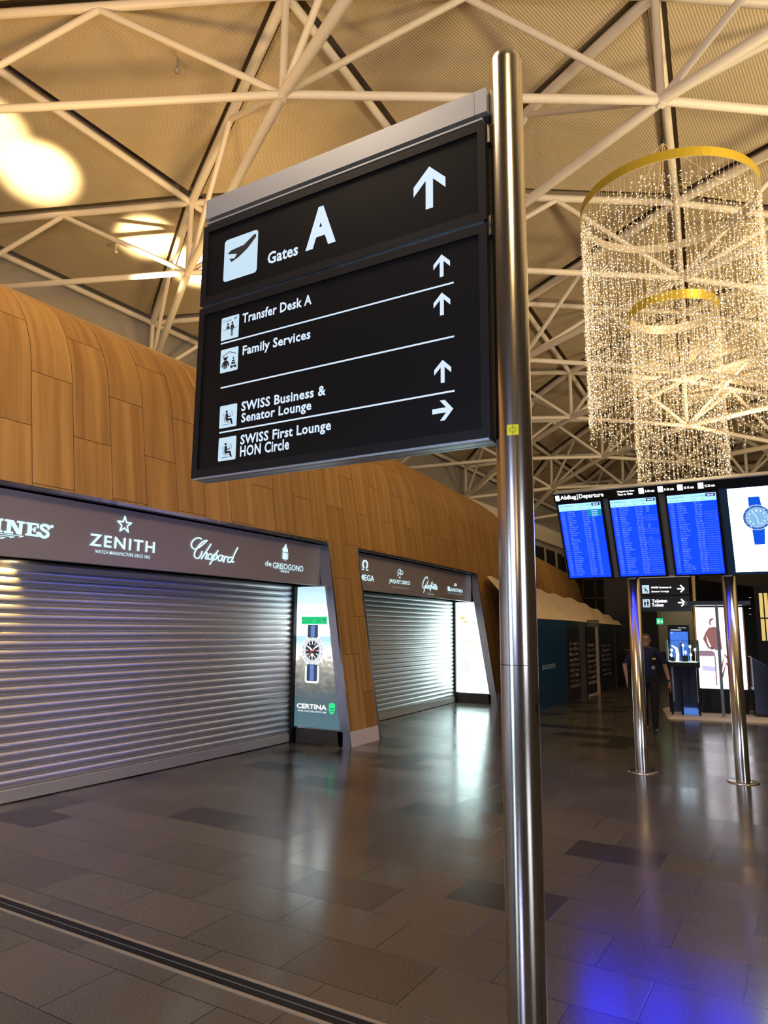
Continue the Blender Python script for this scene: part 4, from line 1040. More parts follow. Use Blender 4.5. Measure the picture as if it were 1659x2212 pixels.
# ================================================================== FAR END OF THE HALL
mb = MB(); mb.box(-7.75, -5.6, 31.9, 32.1, 0, 4.6); mb.box(-3.95, 8, 31.9, 32.1, 0, 4.6); mb.box(-5.6, -3.95, 31.9, 32.1, 2.75, 4.6); struct(mb, 'wall_far', M['dark_wall'])
mb = MB(); mb.box(-22, -9.5, 46.0, 46.2, 0, 6.5); struct(mb, 'wall_back', M['dark_wall'])
mb = MB(); q = mat('brown_window_frame', (.16, .11, .06), .5)
for x in (-12.5, -11.7, -10.95): mb.box(x, x+.09, 45.8, 45.99, 0, 5.4)
for z in (2.6, 3.7, 4.9): mb.box(-12.5, -10.86, 45.8, 45.99, z, z+.09)
struct(mb, 'window_1', q)
mb = MB(); mb.box(-7.5, -2.5, 35.0, 35.1, 0, 3.6); struct(mb, 'wall_corridor', M['beige_wall'])
lamp('corridor_light', 'AREA', (-4.9, 33.4, 3.3), 16, (1.0, .9, .66), (-4.9, 34.2, 0), .8)
mb = MB(); mb.box(-7.6, -2.9, 30.6, 30.7, 0, .90); struct(mb, 'wall_parapet', M['dark_wall'])
t = empty('handrail', (-5.2, 30.5, .95)); tag(t, 'thin pale handrail on the dark low wall behind the walking person', 'handrail')
mb = MB(); mb.tube([(-2.4, 0, 0), (2.3, 0, 0)], .022, 8); mb.build('rail', M['drain_metal'], t)
for x in (-2.2, -.7, .8, 2.2):
    mb = MB(); mb.tube([(x, 0, 0), (x, .05, -.07)], .012, 6); mb.build('bracket', M['drain_metal'], t)
# curved dark soffit over the far right side
mb = MB(); n = 10; vs = []; fs = []
for i in range(n+1):
    a = i/n; x = -2.9+a*7.0; z = 3.32-.95*math.sin(a*PI*.5)*(1-.35*a)
    vs += [(x, 24-a*3.5, z), (x, 31.9, z+.1), (x, 24-a*3.5, z+1.3), (x, 31.9, z+1.4)]
for i in range(n): fs += [(4*i, 4*i+4, 4*i+5, 4*i+1), (4*i+2, 4*i+6, 4*i+4, 4*i), (4*i+3, 4*i+7, 4*i+6, 4*i+2)]
mb.add(vs, fs); struct(mb, 'ceiling_gallery', M['soffit'])
for k, (x, y, z) in enumerate(((-1.53, 24.0, 2.74), (-1.60, 24.3, 2.54), (-1.60, 24.6, 2.44), (-1.62, 24.9, 2.27))):
    t = empty('spotlight', (x, y, z)); tag(t, 'tiny white spotlight in the dark beside the gold lit shelves', 'spotlight', 'small spotlights at the right margin')
    mb = MB(); mb.lathe([(.02, 0), (.045, .0), (.045, .06), (.001, .06)], 12); mb.build('housing', M['black'], t)
    mb = MB(); mb.lathe([(.001, -.002), (.036, -.002)], 12); mb.build('lens', M['warm_lamp'], t)
    mb = MB(); mb.tube([(0, 0, .06), (0, 0, 1.2)], .008, 6); mb.build('drop_rod', M['black'], t)
# gold back-lit shelves at the right margin
t = empty('display_shelf', (-.95, 22, 0)); tag(t, 'dark tall shelf unit with gold glowing glass at the right margin', 'shelf')
mb = MB(); mb.box(-.36, 1.6, .10, .25, 0, 3.0); mb.build('back_panel', M['black'], t)
for z0, z1 in ((1.50, 2.08), (2.12, 2.78)):
    for x in (-.24, -.12, 0.0, .12):
        mb = MB(); mb.box(x, x+.085, .05, .09, z0, z1); mb.build('lit_glass', M['gold_shelf'], t)
for z in (1.46, 2.09, 2.80):
    mb = MB(); mb.box(-.30, 1.5, -.02, .10, z, z+.025); mb.build('shelf_board', M['black'], t)

# hanging wayfinding sign on its own post
t = empty('lounge_sign', (-2.70, 21, 0)); tag(t, 'small black double sign with right arrows for lounge and toilets', 'sign')
mb = MB(); mb.lathe([(.065, 0), (.065, 3.5), (.001, 3.52)], 20); mb.build('post', M['steel'], t)
for z0, z1 in ((2.73, 3.18), (2.27, 2.69)):
    mb = MB(); mb.box(-1.40, -.10, -.07, .05, z0, z1); mb.build('cassette', M['black_gloss'], t)
mb = MB(); mb.box(-1.4, -.07, -.05, .05, 3.20, 3.27); mb.build('beam', M['alu'], t)
f = lambda x, z, d=0: (x, -.074-d, z)
def lp(name, draw, m='letter_bright'):
    mb = MB(); draw(mb); return mb.build(name, M[m], t)
lp('lettering', lambda mb: (mb.text('SWISS Business &', (-1.08, -.55, 2.905, 2.955), f, 0, .02), mb.text('Senator Lounge', (-1.08, -.62, 2.785, 2.845), f, 0, .02)))
lp('lettering', lambda mb: (mb.text('Toiletten', (-1.08, -.68, 2.515, 2.605), f, 0, .02), mb.text('Toilets', (-1.09, -.78, 2.405, 2.490), f, 0, .02)))
for z in (2.885, 2.505):
    lp('arrow', lambda mb: (mb.stroke([(-.39, z), (-.24, z)], .035, f, 0, 1), mb.stroke([(-.31, z+.085), (-.225, z), (-.31, z-.085)], .038, f, 0, 1)))
for z0, z1, k in ((2.77, 3.0, 0), (2.385, 2.612, 1)):
    o = lp('pictogram', lambda mb: mb.rrect(-1.325, -1.135, z0, z1, .01, f), 'picto')
    mb = MB(); g = lambda x, y, d=0: (-1.325+x*.19, -.078, z0+y*(z1-z0))
    if k == 0:
        mb.disc(.42, .68, .07, .06, g); mb.poly([(.36, .60), (.52, .60), (.54, .46), (.70, .46), (.80, .14), (.70, .14), (.62, .34), (.42, .32)], g); mb.stroke([(.27, .60), (.34, .24), (.60, .2)], .03, g, 0, 1)
    else:
        for x in (.30, .70):
            mb.disc(x, .80, .07, .06, g)
            if x < .5: mb.poly([(x-.07, .70), (x+.07, .70), (x+.17, .36), (x+.08, .36), (x+.07, .12), (x-.07, .12), (x-.08, .36), (x-.17, .36)], g)
            else: mb.poly([(x-.14, .70), (x+.14, .70), (x+.13, .40), (x+.08, .40), (x+.07, .12), (x-.07, .12), (x-.08, .40), (x-.13, .40)], g)
    mb.build('symbol', M['picto_ink'], o)
# emergency exit sign
t = empty('exit_sign', (-4.13, 24.0, 1.94)); tag(t, 'small green running figure exit sign hanging in the corridor mouth', 'exit sign')
mb = MB(); mb.box(-.105, .105, 0, .04, 0, .20); mb.build('case', M['black'], t)
mb = MB(); mb.rect(-.10, .10, .005, .195, lambda x, z, d=0: (x, -.003, z)); mb.build('lit_face', M['exit_green'], t)
mb = MB(); g = lambda x, z, d=0: (x, -.006, z)
mb.disc(-.035, .145, .014, .014, g, 0, 10); mb.stroke([(-.05, .12), (-.03, .08), (-.055, .045)], .018, g, 0, 1); mb.stroke([(-.03, .08), (-.01, .05)], .016, g, 0, 1); mb.stroke([(-.07, .10), (-.02, .115)], .012, g, 0, 1)
mb.stroke([(.02, .09), (.08, .09)], .018, g, 0, 1); mb.stroke([(.06, .12), (.085, .09), (.06, .06)], .016, g, 0, 1); mb.build('running_figure', M['exit_white'], t)
mb = MB(); mb.tube([(0, .02, .20), (0, .02, 1.96)], .008, 6); mb.build('drop_rod', M['black'], t)
mb = MB(); mb.box(-5.2, -2.9, 23.4, 31.9, 3.9, 4.0); struct(mb, 'ceiling_lobby', M['soffit'])

# ================================================================== HOARDING WITH ITS CREAM COVER
def hoarding():
    HX = lambda y: -5.2-.008*(y-12)
    t = empty('hoarding', (HX(17.6), 17.6, 0)); tag(t, 'dark blue site hoarding printed with shop shelves and the word soon', 'hoarding')
    base = Vector((HX(17.6), 17.6, 0))
    zt = lambda y: 1.985-.012*max(0, y-17)
    def panel(name, y0, y1, m, z0=0.0, d=0.0, z1=None):
        mb = MB(); a, b = HX(y0)+d, HX(y1)+d
        za = z1 or zt(y0); zb = z1 or zt(y1)
        mb.add([(a, y0, z0), (b, y1, z0), (b, y1, zb), (a, y0, za), (a-.06, y0, z0), (b-.06, y1, z0), (b-.06, y1, zb), (a-.06, y0, za)], [(0, 1, 2, 3), (3, 2, 6, 7), (4, 0, 3, 7), (1, 5, 6, 2), (5, 4, 7, 6)])
        return mb.build(name, m if not isinstance(m, str) else M[m], t, base)
    panel('blue_panel', 14.6, 17.60, 'navy_board')
    mb = MB(); mb.text('soon', (15.66, 16.62, .865, .975), lambda y, z, d=0: (HX(y)+.004, y, z), 0, .012)
    mb.build('lettering', M['grey_print'], t, base)
    dk = mat('hoarding_dark_print', (.022, .020, .024), .25); dk2 = mat('hoarding_blue_dark_print', (.018, .024, .045), .25)
    panel('printed_panel', 17.602, 20.80, dk); panel('printed_panel', 20.802, 24.25, dk2)
    # printed shelves: small light packs in rows
    pk = [mat('print_pack_%d' % k, c, .4) for k, c in enumerate(((.20, .15, .12), (.12, .09, .08), (.28, .23, .19), (.09, .08, .10)))]
    rnd = random.Random(5)
    for (ya, yb, za, zb, n, rows) in ((17.85, 18.75, .32, 1.50, 5, 9), (19.55, 20.45, .30, 1.45, 5, 8), (21.15, 22.3, .45, 1.40, 6, 7)):
        mb = MB()
        for r in range(rows):
            z0 = za+(zb-za)*r/rows; y = ya
            while y < yb-.05:
                w = rnd.uniform(.08, .2); h = (zb-za)/rows*rnd.uniform(.35, .7); mb.mi = rnd.randrange(4)
                mb.rect(y, min(yb, y+w), z0, z0+h, lambda yy, z, d=0: (HX(yy)+.004, yy, z)); y += w+.03
        mb.build('shelf_print', pk, t, base)
    wf = mat('hoarding_pale_strip', (.50, .42, .32), .5); gs = mat('hoarding_grey_strip', (.07, .06, .06), .5)
    for (y0, y1, m, z0) in ((20.50, 20.80, wf, .0), (18.85, 19.35, gs, 0.0), (22.75, 22.95, gs, 0.0)):
        panel('pale_strip' if m is wf else 'grey_strip', y0, y1, m, z0, .006)
    mb = MB(); mb.rect(19.5, 20.5, .0, .045, lambda y, z, d=0: (HX(y)+.008, y, z)); mb.build('pale_strip', wf, t, base)
    mb = MB(); mb.rect(19.6, 20.9, 1.84, 2.03, lambda y, z, d=0: (HX(y)+.012, y, z)); mb.build('grey_strip', mat('hoarding_header_grey', (.17, .14, .12), .5), t, base)
    # cream sheet slung from the wooden wall over the hoarding
    s = MB(); s.smooth = True; NU, NV = 44, 14
    top = [(-6.9, 16.6, 3.06), (-7.05, 18.6, 3.04), (-7.15, 20.6, 3.0), (-6.95, 22.2, 2.86), (-6.6, 23.3, 2.72), (-6.2, 24.1, 2.46), (-5.75, 24.3, 2.2), (-5.36, 24.32, 1.93)]
    bot = [(HX(y)+.03, y, zt(y)+.004) for y in (14.7, 16.0, 17.4, 18.8, 20.2, 21.6, 23.0, 24.30)]
    def cr(P, u):
        x = u*(len(P)-1); i = min(int(x), len(P)-2); a = x-i; return Vector(P[i]).lerp(Vector(P[i+1]), a)
    vs = []; fs = []
    for i in range(NU+1):
        u = i/NU; A = cr(bot, u); B = cr(top, u)
        for j in range(NV+1):
            v = j/NV; p = A.lerp(B, v)
            w = math.sin(v*PI)*(1-u*.6)
            p.z += w*(.05*math.sin(u*23+v*3)+.03*math.sin(u*47-v*5)-.10) + v*.035*math.sin(u*61)
            vs.append(p)
    for i in range(NU):
        for j in range(NV): fs.append((i*(NV+1)+j, (i+1)*(NV+1)+j, (i+1)*(NV+1)+j+1, i*(NV+1)+j+1))
    s.add(vs, fs); o = s.build('dust_sheet', M['cream_cloth'], None, base); o.location = base
    tag(o, 'cream sheet slung from the wooden wall over the blue hoarding', 'dust sheet')
hoarding()

# ================================================================== DISPLAY ISLAND (low plinth, watch showcase, fashion lightbox, counter)
ISO = (-2.677, 15.997); ISA = math.radians(12.6)
def island(name, label, cat):
    t = empty(name, (ISO[0], ISO[1], 0), ISA); tag(t, label, cat); return t
t = island('display_plinth', 'low off white plinth under the watch showcase and the lit fashion picture', 'plinth')
mb = MB(); mb.add([(-.04, -.40, 0), (2.8, -.40, 0), (2.8, 1.5, 0), (-.04, 1.5, 0), (.02, -.33, .045), (2.74, -.33, .045), (2.74, 1.44, .045), (.02, 1.44, .045)], [(4, 5, 6, 7), (0, 1, 5, 4), (1, 2, 6, 5), (2, 3, 7, 6), (3, 0, 4, 7)])
mb.build('slab', M['white_plinth'], t)
t = island('watch_showcase', 'tall black legged glass showcase with lit watches and blue screen behind', 'showcase')
z0 = .047
for x, y in ((.08, 0), (.27, -.02), (.60, 0.0), (.08, .48), (.62, .48)):
    mb = MB(); mb.box(x-.022, x+.022, y, y+.045, z0, 1.02)
    mb.build('leg', M['black_gloss'], t)
for x in (.105, .125, .575):
    mb = MB(); mb.box(x-.004, x+.004, -.004, .004, .30, 1.0); mb.build('edge_trim', M['alu'], t)
mb = MB(); mb.box(.05, .65, -.02, .54, 1.0, 1.10); mb.build('case_base', M['black'], t)
mb = MB(); mb.box(.09, .61, .02, .50, 1.10, 1.115); mb.build('display_floor', emis('lit_display_floor', (.85, .95, .90), 1.0), t)
for (a, b, c, d) in ((.05, .65, -.02, -.012), (.05, .65, .532, .54), (.05, .058, -.012, .532), (.642, .65, -.012, .532)):
    mb = MB(); mb.box(a, b, c, d, 1.10, 1.55); mb.build('glass_pane', M['glass'], t)
mb = MB(); mb.box(.05, .65, -.02, .54, 1.551, 1.557); mb.build('glass_lid', M['glass'], t)
ge = emis('painted_edge_glint', (.72, .95, .88), .55)  # glow put into thin rods, standing for bright highlights on the glass edges
for (x, y) in ((.05, -.02), (.646, -.02), (.05, .536), (.646, .536)):
    mb = MB(); mb.box(x, x+.007, y-.003, y+.004, 1.10, 1.557); mb.build('edge_glint', ge, t)
mb = MB(); mb.box(.10, .60, .45, .47, .06, .99); mb.build('lower_panel', mat('showcase_blue_grey_panel', (.05, .07, .13), .15, .3), t)
for z in (.062, .10, .14):
    mb = MB(); mb.box(.30, .58, .05, .44, z, z+.012); mb.build('blue_step', emis('lit_blue_step', (.10, .25, .75), .7), t)
wl = emis('showcase_lit_white', (.95, 1.0, .95), 1.6); wd = mat('showcase_dark_stand', (.02, .02, .02), .3)
def gem(name, draw, m):
    mb = MB(); draw(mb); return mb.build(name, m, t)
gem('display_hand', lambda mb: mb.tube([(.24, .18, 1.12), (.25, .18, 1.26), (.23, .17, 1.38), (.14, .16, 1.44)], [.03, .032, .028, .012], 8), wl)
for (x, y, z) in ((.13, .12, 1.34), (.12, .14, 1.24), (.36, .15, 1.44), (.40, .14, 1.30), (.49, .1, 1.42), (.50, .12, 1.25), (.58, .08, 1.36)):
    gem('display_watch', lambda mb: (mb.lathe([(.001, -.03), (.022, -.02), (.026, 0), (.020, .03), (.001, .04)], 10, (x, y, z)), mb.tube([(x, y, 1.115), (x, y, z-.02)], .005, 5)), wl)
gem('stand', lambda mb: mb.box(.34, .44, .1, .2, 1.116, 1.24), wd); gem('stand', lambda mb: mb.box(.11, .18, .1, .2, 1.116, 1.20), wd)
gem('divider', lambda mb: mb.box(.31, .325, .05, .45, 1.116, 1.52), wd)
# screen standing behind the glass
gem('screen_case', lambda mb: mb.box(.10, .53, .545, .58, 1.0, 1.87), M['black_gloss'])
gem('screen_picture', lambda mb: mb.box(.14, .50, .538, .543, 1.12, 1.73), emis('info_screen_blue', (.05, .20, .85), 1.0))
gem('screen_lettering', lambda mb: (mb.text('information', (.31, .48, 1.80, 1.825), lambda x, z, d=0: (x, .541, z), 0, .02), mb.disc(.18, 1.70, .015, .015, lambda x, z, d=0: (x, .536, z), 0, 12), mb.rect(.16, .37, 1.755, 1.775, lambda x, z, d=0: (x, .541, z))), M['letter'])
lamp('showcase_light', 'AREA', (ISO[0]+.25, ISO[1]+.35, 1.53), 3, (.9, 1.0, .95), (ISO[0]+.25, ISO[1]+.35, 1.0), .3)

t = island('fashion_lightbox', 'big lit fashion picture of a seated figure in a brown sweater', 'advert')
Y = .62
mb = MB(); mb.box(.70, 1.60, Y, Y+.22, .047, .54); mb.build('base', M['black'], t)
mb = MB(); mb.box(.70, 1.60, Y, Y+.22, .545, 2.25); mb.build('case', emis('lightbox_side_glow', (.93, .91, 1.0), 1.2), t)
g = lambda x, z, d=0: (x, Y-.004-d, z)
def pic(name, draw, col, s=1.0, d=0.0):
    mb = MB(); gg = lambda x, z, dd=0: (x, Y-.006-d, z); draw(mb, gg); mb.build(name, emis('fashion_'+name, col, s), t)
pic('field', lambda mb, f: mb.rect(.705, 1.595, .55, 2.24, f), (.93, .92, 1.0), 1.7)
pic('sweater', lambda mb, f: mb.poly([(.93, 1.82), (1.05, 1.84), (1.14, 1.76), (1.16, 1.36), (.98, 1.34), (.92, 1.50), (.87, 1.66), (.885, 1.50), (.93, 1.39), (.90, 1.36), (.80, 1.58), (.86, 1.72)], f), (.40, .16, .15), .8, .003)
pic('hair', lambda mb, f: (mb.poly([(1.0, 2.02), (.955, 2.0), (.935, 1.93), (.95, 1.87), (.975, 1.86), (.97, 1.94), (1.03, 2.0), (1.05, 2.02)], f)), (.42, .24, .24), .8, .003)
pic('hand', lambda mb, f: mb.poly([(.93, 1.36), (1.0, 1.30), (1.05, 1.22), (1.10, 1.20), (1.08, 1.30), (.98, 1.40)], f), (1.0, .93, .95), 1.5, .005)
pic('bench', lambda mb, f: (mb.rect(.71, 1.02, 1.22, 1.33, f), mb.rect(1.0, 1.025, .62, 1.22, f)), (.42, .26, .34), .8, .003)
pic('shadow_print', lambda mb, f: (mb.poly([(.75, 1.02), (1.0, 1.00), (1.0, .90), (.76, .92)], f)), (.72, .66, .98), 1.0, .003)
def zig(mb, f):
    mb.stroke([(1.12, .95), (1.20, 1.26), (1.46, .86)], .04, f, 0, 1); mb.stroke([(1.13, .80), (1.22, 1.08), (1.46, .72)], .045, f, 0, 1)
pic('trousers', zig, (.34, .14, .14), .8, .004)
def hatch(mb, f):
    for k in range(8): mb.stroke([(.78+k*.035, .86-k*.012), (.82+k*.035, .72-k*.02)], .006, f, 0, 1); mb.stroke([(1.15+k*.05, .72-k*.01), (1.2+k*.05, .60)], .006, f, 0, 1)
pic('floor_hatching', hatch, (.55, .45, .75), .8, .003)
pic('watch_print', lambda mb, f: (mb.rect(.93, 1.0, 1.36, 1.41, f), mb.rect(1.24, 1.27, 1.72, 1.80, f)), (.2, .14, .2), .6, .006)
mb = MB(); mb.box(1.60, 1.625, Y+.02, Y+.20, .60, 2.25); mb.build('edge_trim', mat('copper_edge', (.4, .2, .1), .4, .6), t)
mb = MB(); mb.box(1.00, 1.055, -.06, -.02, .047, 2.27); mb.build('front_post', M['grey_metal'], t)
mb = MB(); mb.box(.48, 1.66, -.08, .80, 2.28, 2.36); mb.build('canopy', mat('dark_blue_canopy', (.012, .028, .075), .3), t)
t = island('sloping_counter', 'black counter with sloping top at the right of the lit picture', 'counter')
mb = MB(); mb.add([(1.66, .25, .047), (1.96, .20, .047), (1.96, 1.2, .047), (1.66, 1.2, .047), (1.66, .25, 1.22), (1.96, .20, 1.03), (1.96, 1.2, 1.03), (1.66, 1.2, 1.22)], [(4, 5, 6, 7), (0, 1, 5, 4), (1, 2, 6, 5), (2, 3, 7, 6), (3, 0, 4, 7)])
mb.build('body', M['black_gloss'], t)
mb = MB(); mb.add([(1.64, .22, 1.225), (1.98, .17, 1.01), (1.98, 1.22, 1.01), (1.64, 1.22, 1.225), (1.64, .22, 1.24), (1.98, .17, 1.025), (1.98, 1.22, 1.025), (1.64, 1.22, 1.24)], [(3, 2, 1, 0), (4, 5, 6, 7), (0, 1, 5, 4), (1, 2, 6, 5), (2, 3, 7, 6), (3, 0, 4, 7)])
mb.build('top', mat('counter_edge_grey', (.06, .08, .08), .3), t)

# ================================================================== PERSON
def person():
    ang = math.radians(10.7)
    t = empty('person', (-2.56, 13.48, 0), ang); tag(t, 'person in dark blue short sleeved shirt and glasses walking behind the steel board post', 'person')
    V = []; E = []; R = []
    def v(x, y, z, r, ry=None, p=None):
        V.append((x, y, z)); R.append((r, ry or r)); i = len(V)-1
        if p is not None: E.append((p, i))
        return i
    pel = v(.0, 0, .95, .125, .095)
    wa = v(-.005, 0, 1.08, .130, .095, pel); ch = v(-.02, 0, 1.24, .150, .105, wa); up = v(-.03, 0, 1.37, .115, .085, ch)
    v(-.022, -.015, 1.44, .056, None, up); v(-.02, -.025, 1.51, .054, None, len(V)-1)
    def arm(s, P):
        last = up
        for (x, y, z, r) in P: last = v(x, y, z, r, None, last)
        return last
    def hand(w, d, side):
        x, y, z = V[w]; palm = v(x+d[0]*.06, y+d[1]*.06, z-.055, .030, .018, w)
        for k, (o, l) in enumerate(((-.027, .062), (-.009, .072), (.009, .068), (.027, .052))):
            a = v(x+d[0]*.09, y+d[1]*.09+o, z-.095, .0095, None, palm); b = v(V[a][0]+d[0]*.02, V[a][1]-.008, V[a][2]-l*.5, .0085, None, a); v(V[b][0]-side*.008, V[b][1]-.012, V[b][2]-l*.45, .007, None, b)
        th = v(x-side*.02, y-.035, z-.055, .011, None, palm); v(x-side*.022, y-.055, z-.095, .009, None, th)
    wr = arm(1, [(.135, 0, 1.385, .075), (.205, .01, 1.31, .066), (.275, .03, 1.14, .050), (.285, .03, 1.11, .042), (.325, -.03, .93, .036), (.338, -.05, .85, .027)]); hand(wr, (.12, -.2), 1)
    wl_ = arm(-1, [(-.195, 0, 1.385, .075), (-.27, .01, 1.31, .066), (-.385, .03, 1.16, .050), (-.395, .03, 1.13, .042), (-.375, -.02, .97, .036), (-.365, -.04, .90, .027)]); hand(wl_, (0, -.2), -1)
    def leg(s, P):
        last = pel
        for (x, y, z, r) in P: last = v(x, y, z, r, None, last)
    leg(-1, [(-.085, 0, .86, .098), (-.095, -.02, .50, .068), (-.09, .07, .30, .062), (-.085, .15, .10, .048), (-.085, .14, .055, .045), (-.085, .06, .042, .042), (-.085, -.02, .034, .032)])
    leg(1, [(.09, -.01, .86, .098), (.085, -.12, .50, .068), (.078, -.14, .30, .062), (.075, -.13, .10, .048), (.075, -.14, .055, .045), (.075, -.22, .042, .044), (.075, -.30, .034, .034)])
    me = bpy.data.meshes.new('person_skeleton'); me.from_pydata(V, E, [])
    ob = bpy.data.objects.new('person_skeleton', me); COL.objects.link(ob)
    sk = ob.modifiers.new('skin', 'SKIN'); sk.use_smooth_shade = True
    for i, d in enumerate(me.skin_vertices[0].data):
        d.radius = R[i]; d.use_root = (i == 0)
    ss = ob.modifiers.new('sub', 'SUBSURF'); ss.levels = 2; ss.render_levels = 2
    dg = bpy.context.evaluated_depsgraph_get(); dg.update()
    nm = bpy.data.meshes.new_from_object(ob.evaluated_get(dg))
    bpy.data.objects.remove(ob)
    body = bpy.data.objects.new('body', nm); COL.objects.link(body); body.parent = t
    # head: stacked sections with brow, sockets, nose, lips and chin
    SEC = [(1.462, .020, -.060, -.03), (1.468, .036, -.088, .0), (1.485, .050, -.103, .035), (1.505, .060, -.104, .055), (1.522, .065, -.107, .068), (1.531, .067, -.105, .072), (1.542, .069, -.108, .078),
           (1.558, .072, -.107, .086), (1.575, .075, -.104, .092), (1.592, .077, -.099, .096), (1.606, .078, -.104, .098), (1.622, .078, -.108, .098), (1.642, .076, -.104, .096), (1.662, .068, -.092, .088), (1.682, .050, -.068, .066), (1.694, .026, -.036, .036), (1.698, .001, -.003, .003)]
    NA = 32
    def section(k, grow=0.0):
        z, a, f, bk = SEC[k]; out = []
        for q in range(NA):
            th = 2*PI*q/NA; cs, sn = math.cos(th), math.sin(th); yc = (f+bk)/2; hy = (bk-f)/2
            x = -.02+(a+grow)*cs; y = -.01+yc+(hy+grow)*sn
            d = abs((th-1.5*PI)); nose = max(0, 1-d/.30)
            if 1.552 < z < 1.60 and grow == 0: y -= nose*.026*(1-abs(z-1.562)/.05)
            if 1.585 < z < 1.60 and grow == 0 and .18 < d < .75: y += .006
            out.append((x, y, z+grow*.6))
        return out
    bm = bmesh.new(); bm.from_mesh(nm)
    for z in (.075, .965, 1.165, 1.452):
        bmesh.ops.bisect_plane(bm, geom=bm.verts[:]+bm.edges[:]+bm.faces[:], plane_co=(0, 0, z), plane_no=(0, 0, 1))
    rows_ = [[bm.verts.new(c) for c in section(k)] for k in range(len(SEC))]
    for k in range(len(SEC)-1):
        for q in range(NA): bm.faces.new((rows_[k][q], rows_[k][(q+1) % NA], rows_[k+1][(q+1) % NA], rows_[k+1][q]))
    for sd in (-1, 1):
        er = []
        for k in range(8):
            th = 2*PI*k/8; er.append((bm.verts.new((-.02+sd*.074, .005+.012*math.cos(th), 1.578+.030*math.sin(th))), bm.verts.new((-.02+sd*.092, .010+.016*math.cos(th), 1.580+.032*math.sin(th)))))
        for k in range(8): bm.faces.new((er[k][0], er[(k+1) % 8][0], er[(k+1) % 8][1], er[k][1]))
        bm.faces.new([e[1] for e in er])
    bm.to_mesh(nm); bm.free()
    nm.materials.clear()
    for m in (mat('skin', (.30, .155, .105), .5), mat('navy_uniform_shirt', (.003, .006, .032), .8), mat('black_trousers', (.002, .002, .003), .85), mat('black_shoes', (.006, .006, .006), .3)): nm.materials.append(m)
    for p in nm.polygons:
        c = p.center; p.use_smooth = True
        if c.z < .075: p.material_index = 3
        elif (c.x > .245 or c.x < -.345) and c.z < 1.165: p.material_index = 0
        elif c.z < .965 and -.22 < c.x < .22: p.material_index = 2
        elif c.z > 1.452 and abs(c.x+.02) < .105: p.material_index = 0
        else: p.material_index = 1
    # short hair: a shell over the crown, sides and back
    mb = MB(); mb.smooth = True; vs = []; fs = []
    H0 = 9
    for k in range(H0, len(SEC)): vs += section(k, .007)
    for k in range(len(SEC)-H0-1):
        for q in range(NA):
            th = 2*PI*(q+.5)/NA; d = abs(th-1.5*PI); zz = SEC[k+H0][0]
            if d < .95 and zz < 1.655: continue
            if d < 1.25 and zz < 1.60: continue
            fs.append((k*NA+q, k*NA+(q+1) % NA, (k+1)*NA+(q+1) % NA, (k+1)*NA+q))
    mb.add(vs, fs); mb.build('hair', mat('dark_brown_hair', (.030, .018, .012), .8), t)
    mb = MB()
    for s in (-1, 1): mb.ring(-.02+s*.034, 1.588, .022, .029, lambda x, z, d=0: (x, -.122-d, z), .006, asp=.72, n=16); mb.tube([(-.02+s*.062, -.12, 1.592), (-.02+s*.088, -.01, 1.59)], .004, 5)
    mb.tube([(-.034, -.124, 1.59), (-.006, -.124, 1.59)], .004, 5); mb.build('glasses', M['ink'], t)
    for s in (-1, 1):
        mb = MB(); mb.lathe([(.001, -.008), (.008, -.004), (.009, 0), (.008, .004), (.001, .008)], 8, (-.02+s*.032, -.100, 1.588)); mb.build('eye', mat('eye', (.25, .22, .2), .3), t)
    mb = MB(); mb.disc(-.02, 1.527, .021, .0035, lambda x, z, d=0: (x, -.1185+abs(x+.02)*.25, z)); mb.build('mouth', mat('lips', (.22, .09, .08), .5), t)
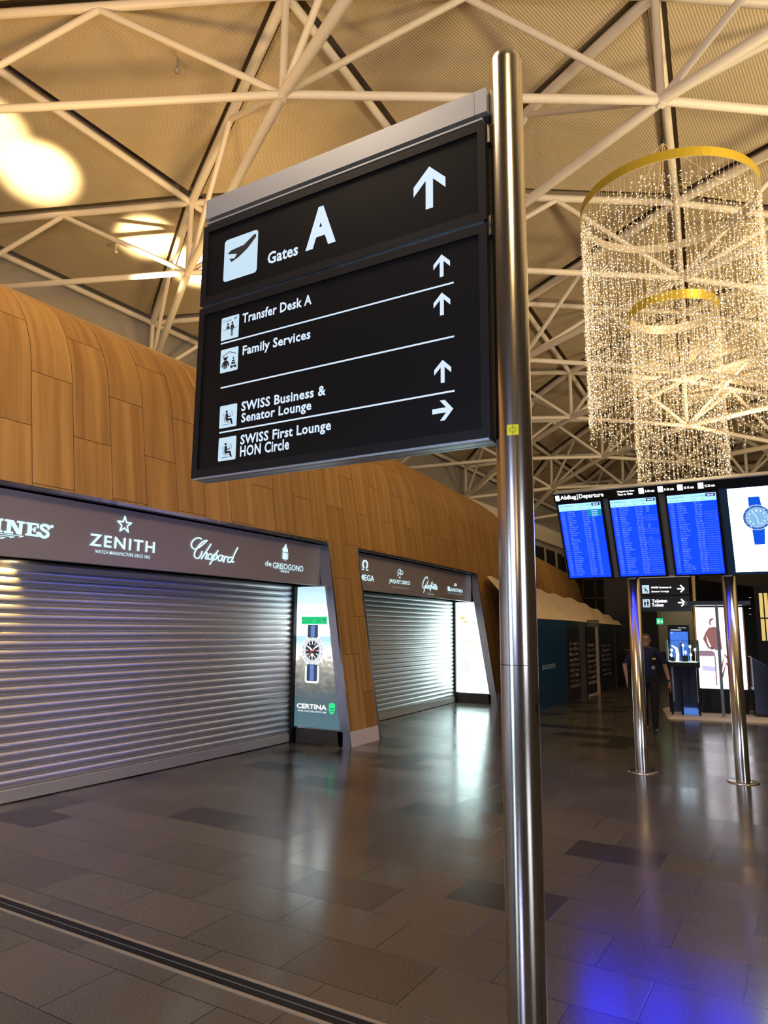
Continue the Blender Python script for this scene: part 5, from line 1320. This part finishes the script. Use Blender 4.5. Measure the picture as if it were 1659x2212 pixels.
    mb = MB(); mb.rrect(.075, .135, 1.245, 1.275, .006, lambda x, z, d=0: (x, -.128, z)); mb.build('shirt_badge', mat('gold_badge', (.6, .38, .06), .5), t)
    mb = MB(); mb.rrect(.055, .115, 1.075, 1.135, .006, lambda x, z, d=0: (x, -.124, z), .004); mb.build('id_card', mat('pale_card', (.35, .42, .42), .4), t)
    mb = MB(); mb.lathe([(.128, .955), (.132, .955), (.132, .985), (.128, .985)], 24, (0, 0, 0), lambda x, y, z: (x, y*.78, z)); mb.build('belt', M['black_gloss'], t)
    mb = MB(); mb.tube([(.331, -.035, .895), (.334, -.04, .865)], .036, 12); mb.build('wristwatch', M['black_gloss'], t)
person()

# ================================================================== SMALL ROOF FITTINGS
for (x, y, z, l) in ((-9.6, 8.25, 12.62, 'small ceiling sensor on a short rod in the upper left panel'), (-15.1, 11.3, 11.92, 'small ceiling sensor above the wooden wall beside the lamp glow')):
    t = empty('ceiling_sensor', (x, y, z)); tag(t, l, 'sensor')
    mb = MB(); mb.tube([(0, 0, 0), (0, 0, -.36)], .022, 8); mb.build('rod', M['fascia'], t)
    mb = MB(); mb.lathe([(.001, -.44), (.05, -.43), (.062, -.39), (.05, -.36), (.001, -.36)], 14); mb.build('head', M['ring_back'], t)
# uplight fixtures standing on the shop roof
for k, (a, b, e, sp) in enumerate(UPL):
    a = Vector(a); d = (Vector(b)-a).normalized(); t = empty('uplight', a-d*.12)
    tag(t, 'black floodlight on the shop roof aimed at the glowing ceiling panel', 'floodlight', 'floodlights on the shop roof')
    q = d.to_track_quat('Z', 'Y'); fn = lambda x, y, z, q=q: tuple(q @ Vector((x, y, z)))
    mb = MB(); mb.lathe([(.001, -.14), (.10, -.12), (.13, .02), (.13, .08), (.12, .08)], 18, (0, 0, 0), fn); mb.build('housing', M['black'], t)
    mb = MB(); mb.lathe([(.001, .03), (.12, .03)], 18, (0, 0, 0), fn); mb.build('lens', M['warm_lamp'], t)
    mb = MB(); mb.tube([(0, 0, -.05), (0, 0, 5.80-(a.z-.12*d.z)+.0)], .03, 8); mb.build('stand', M['black'], t)
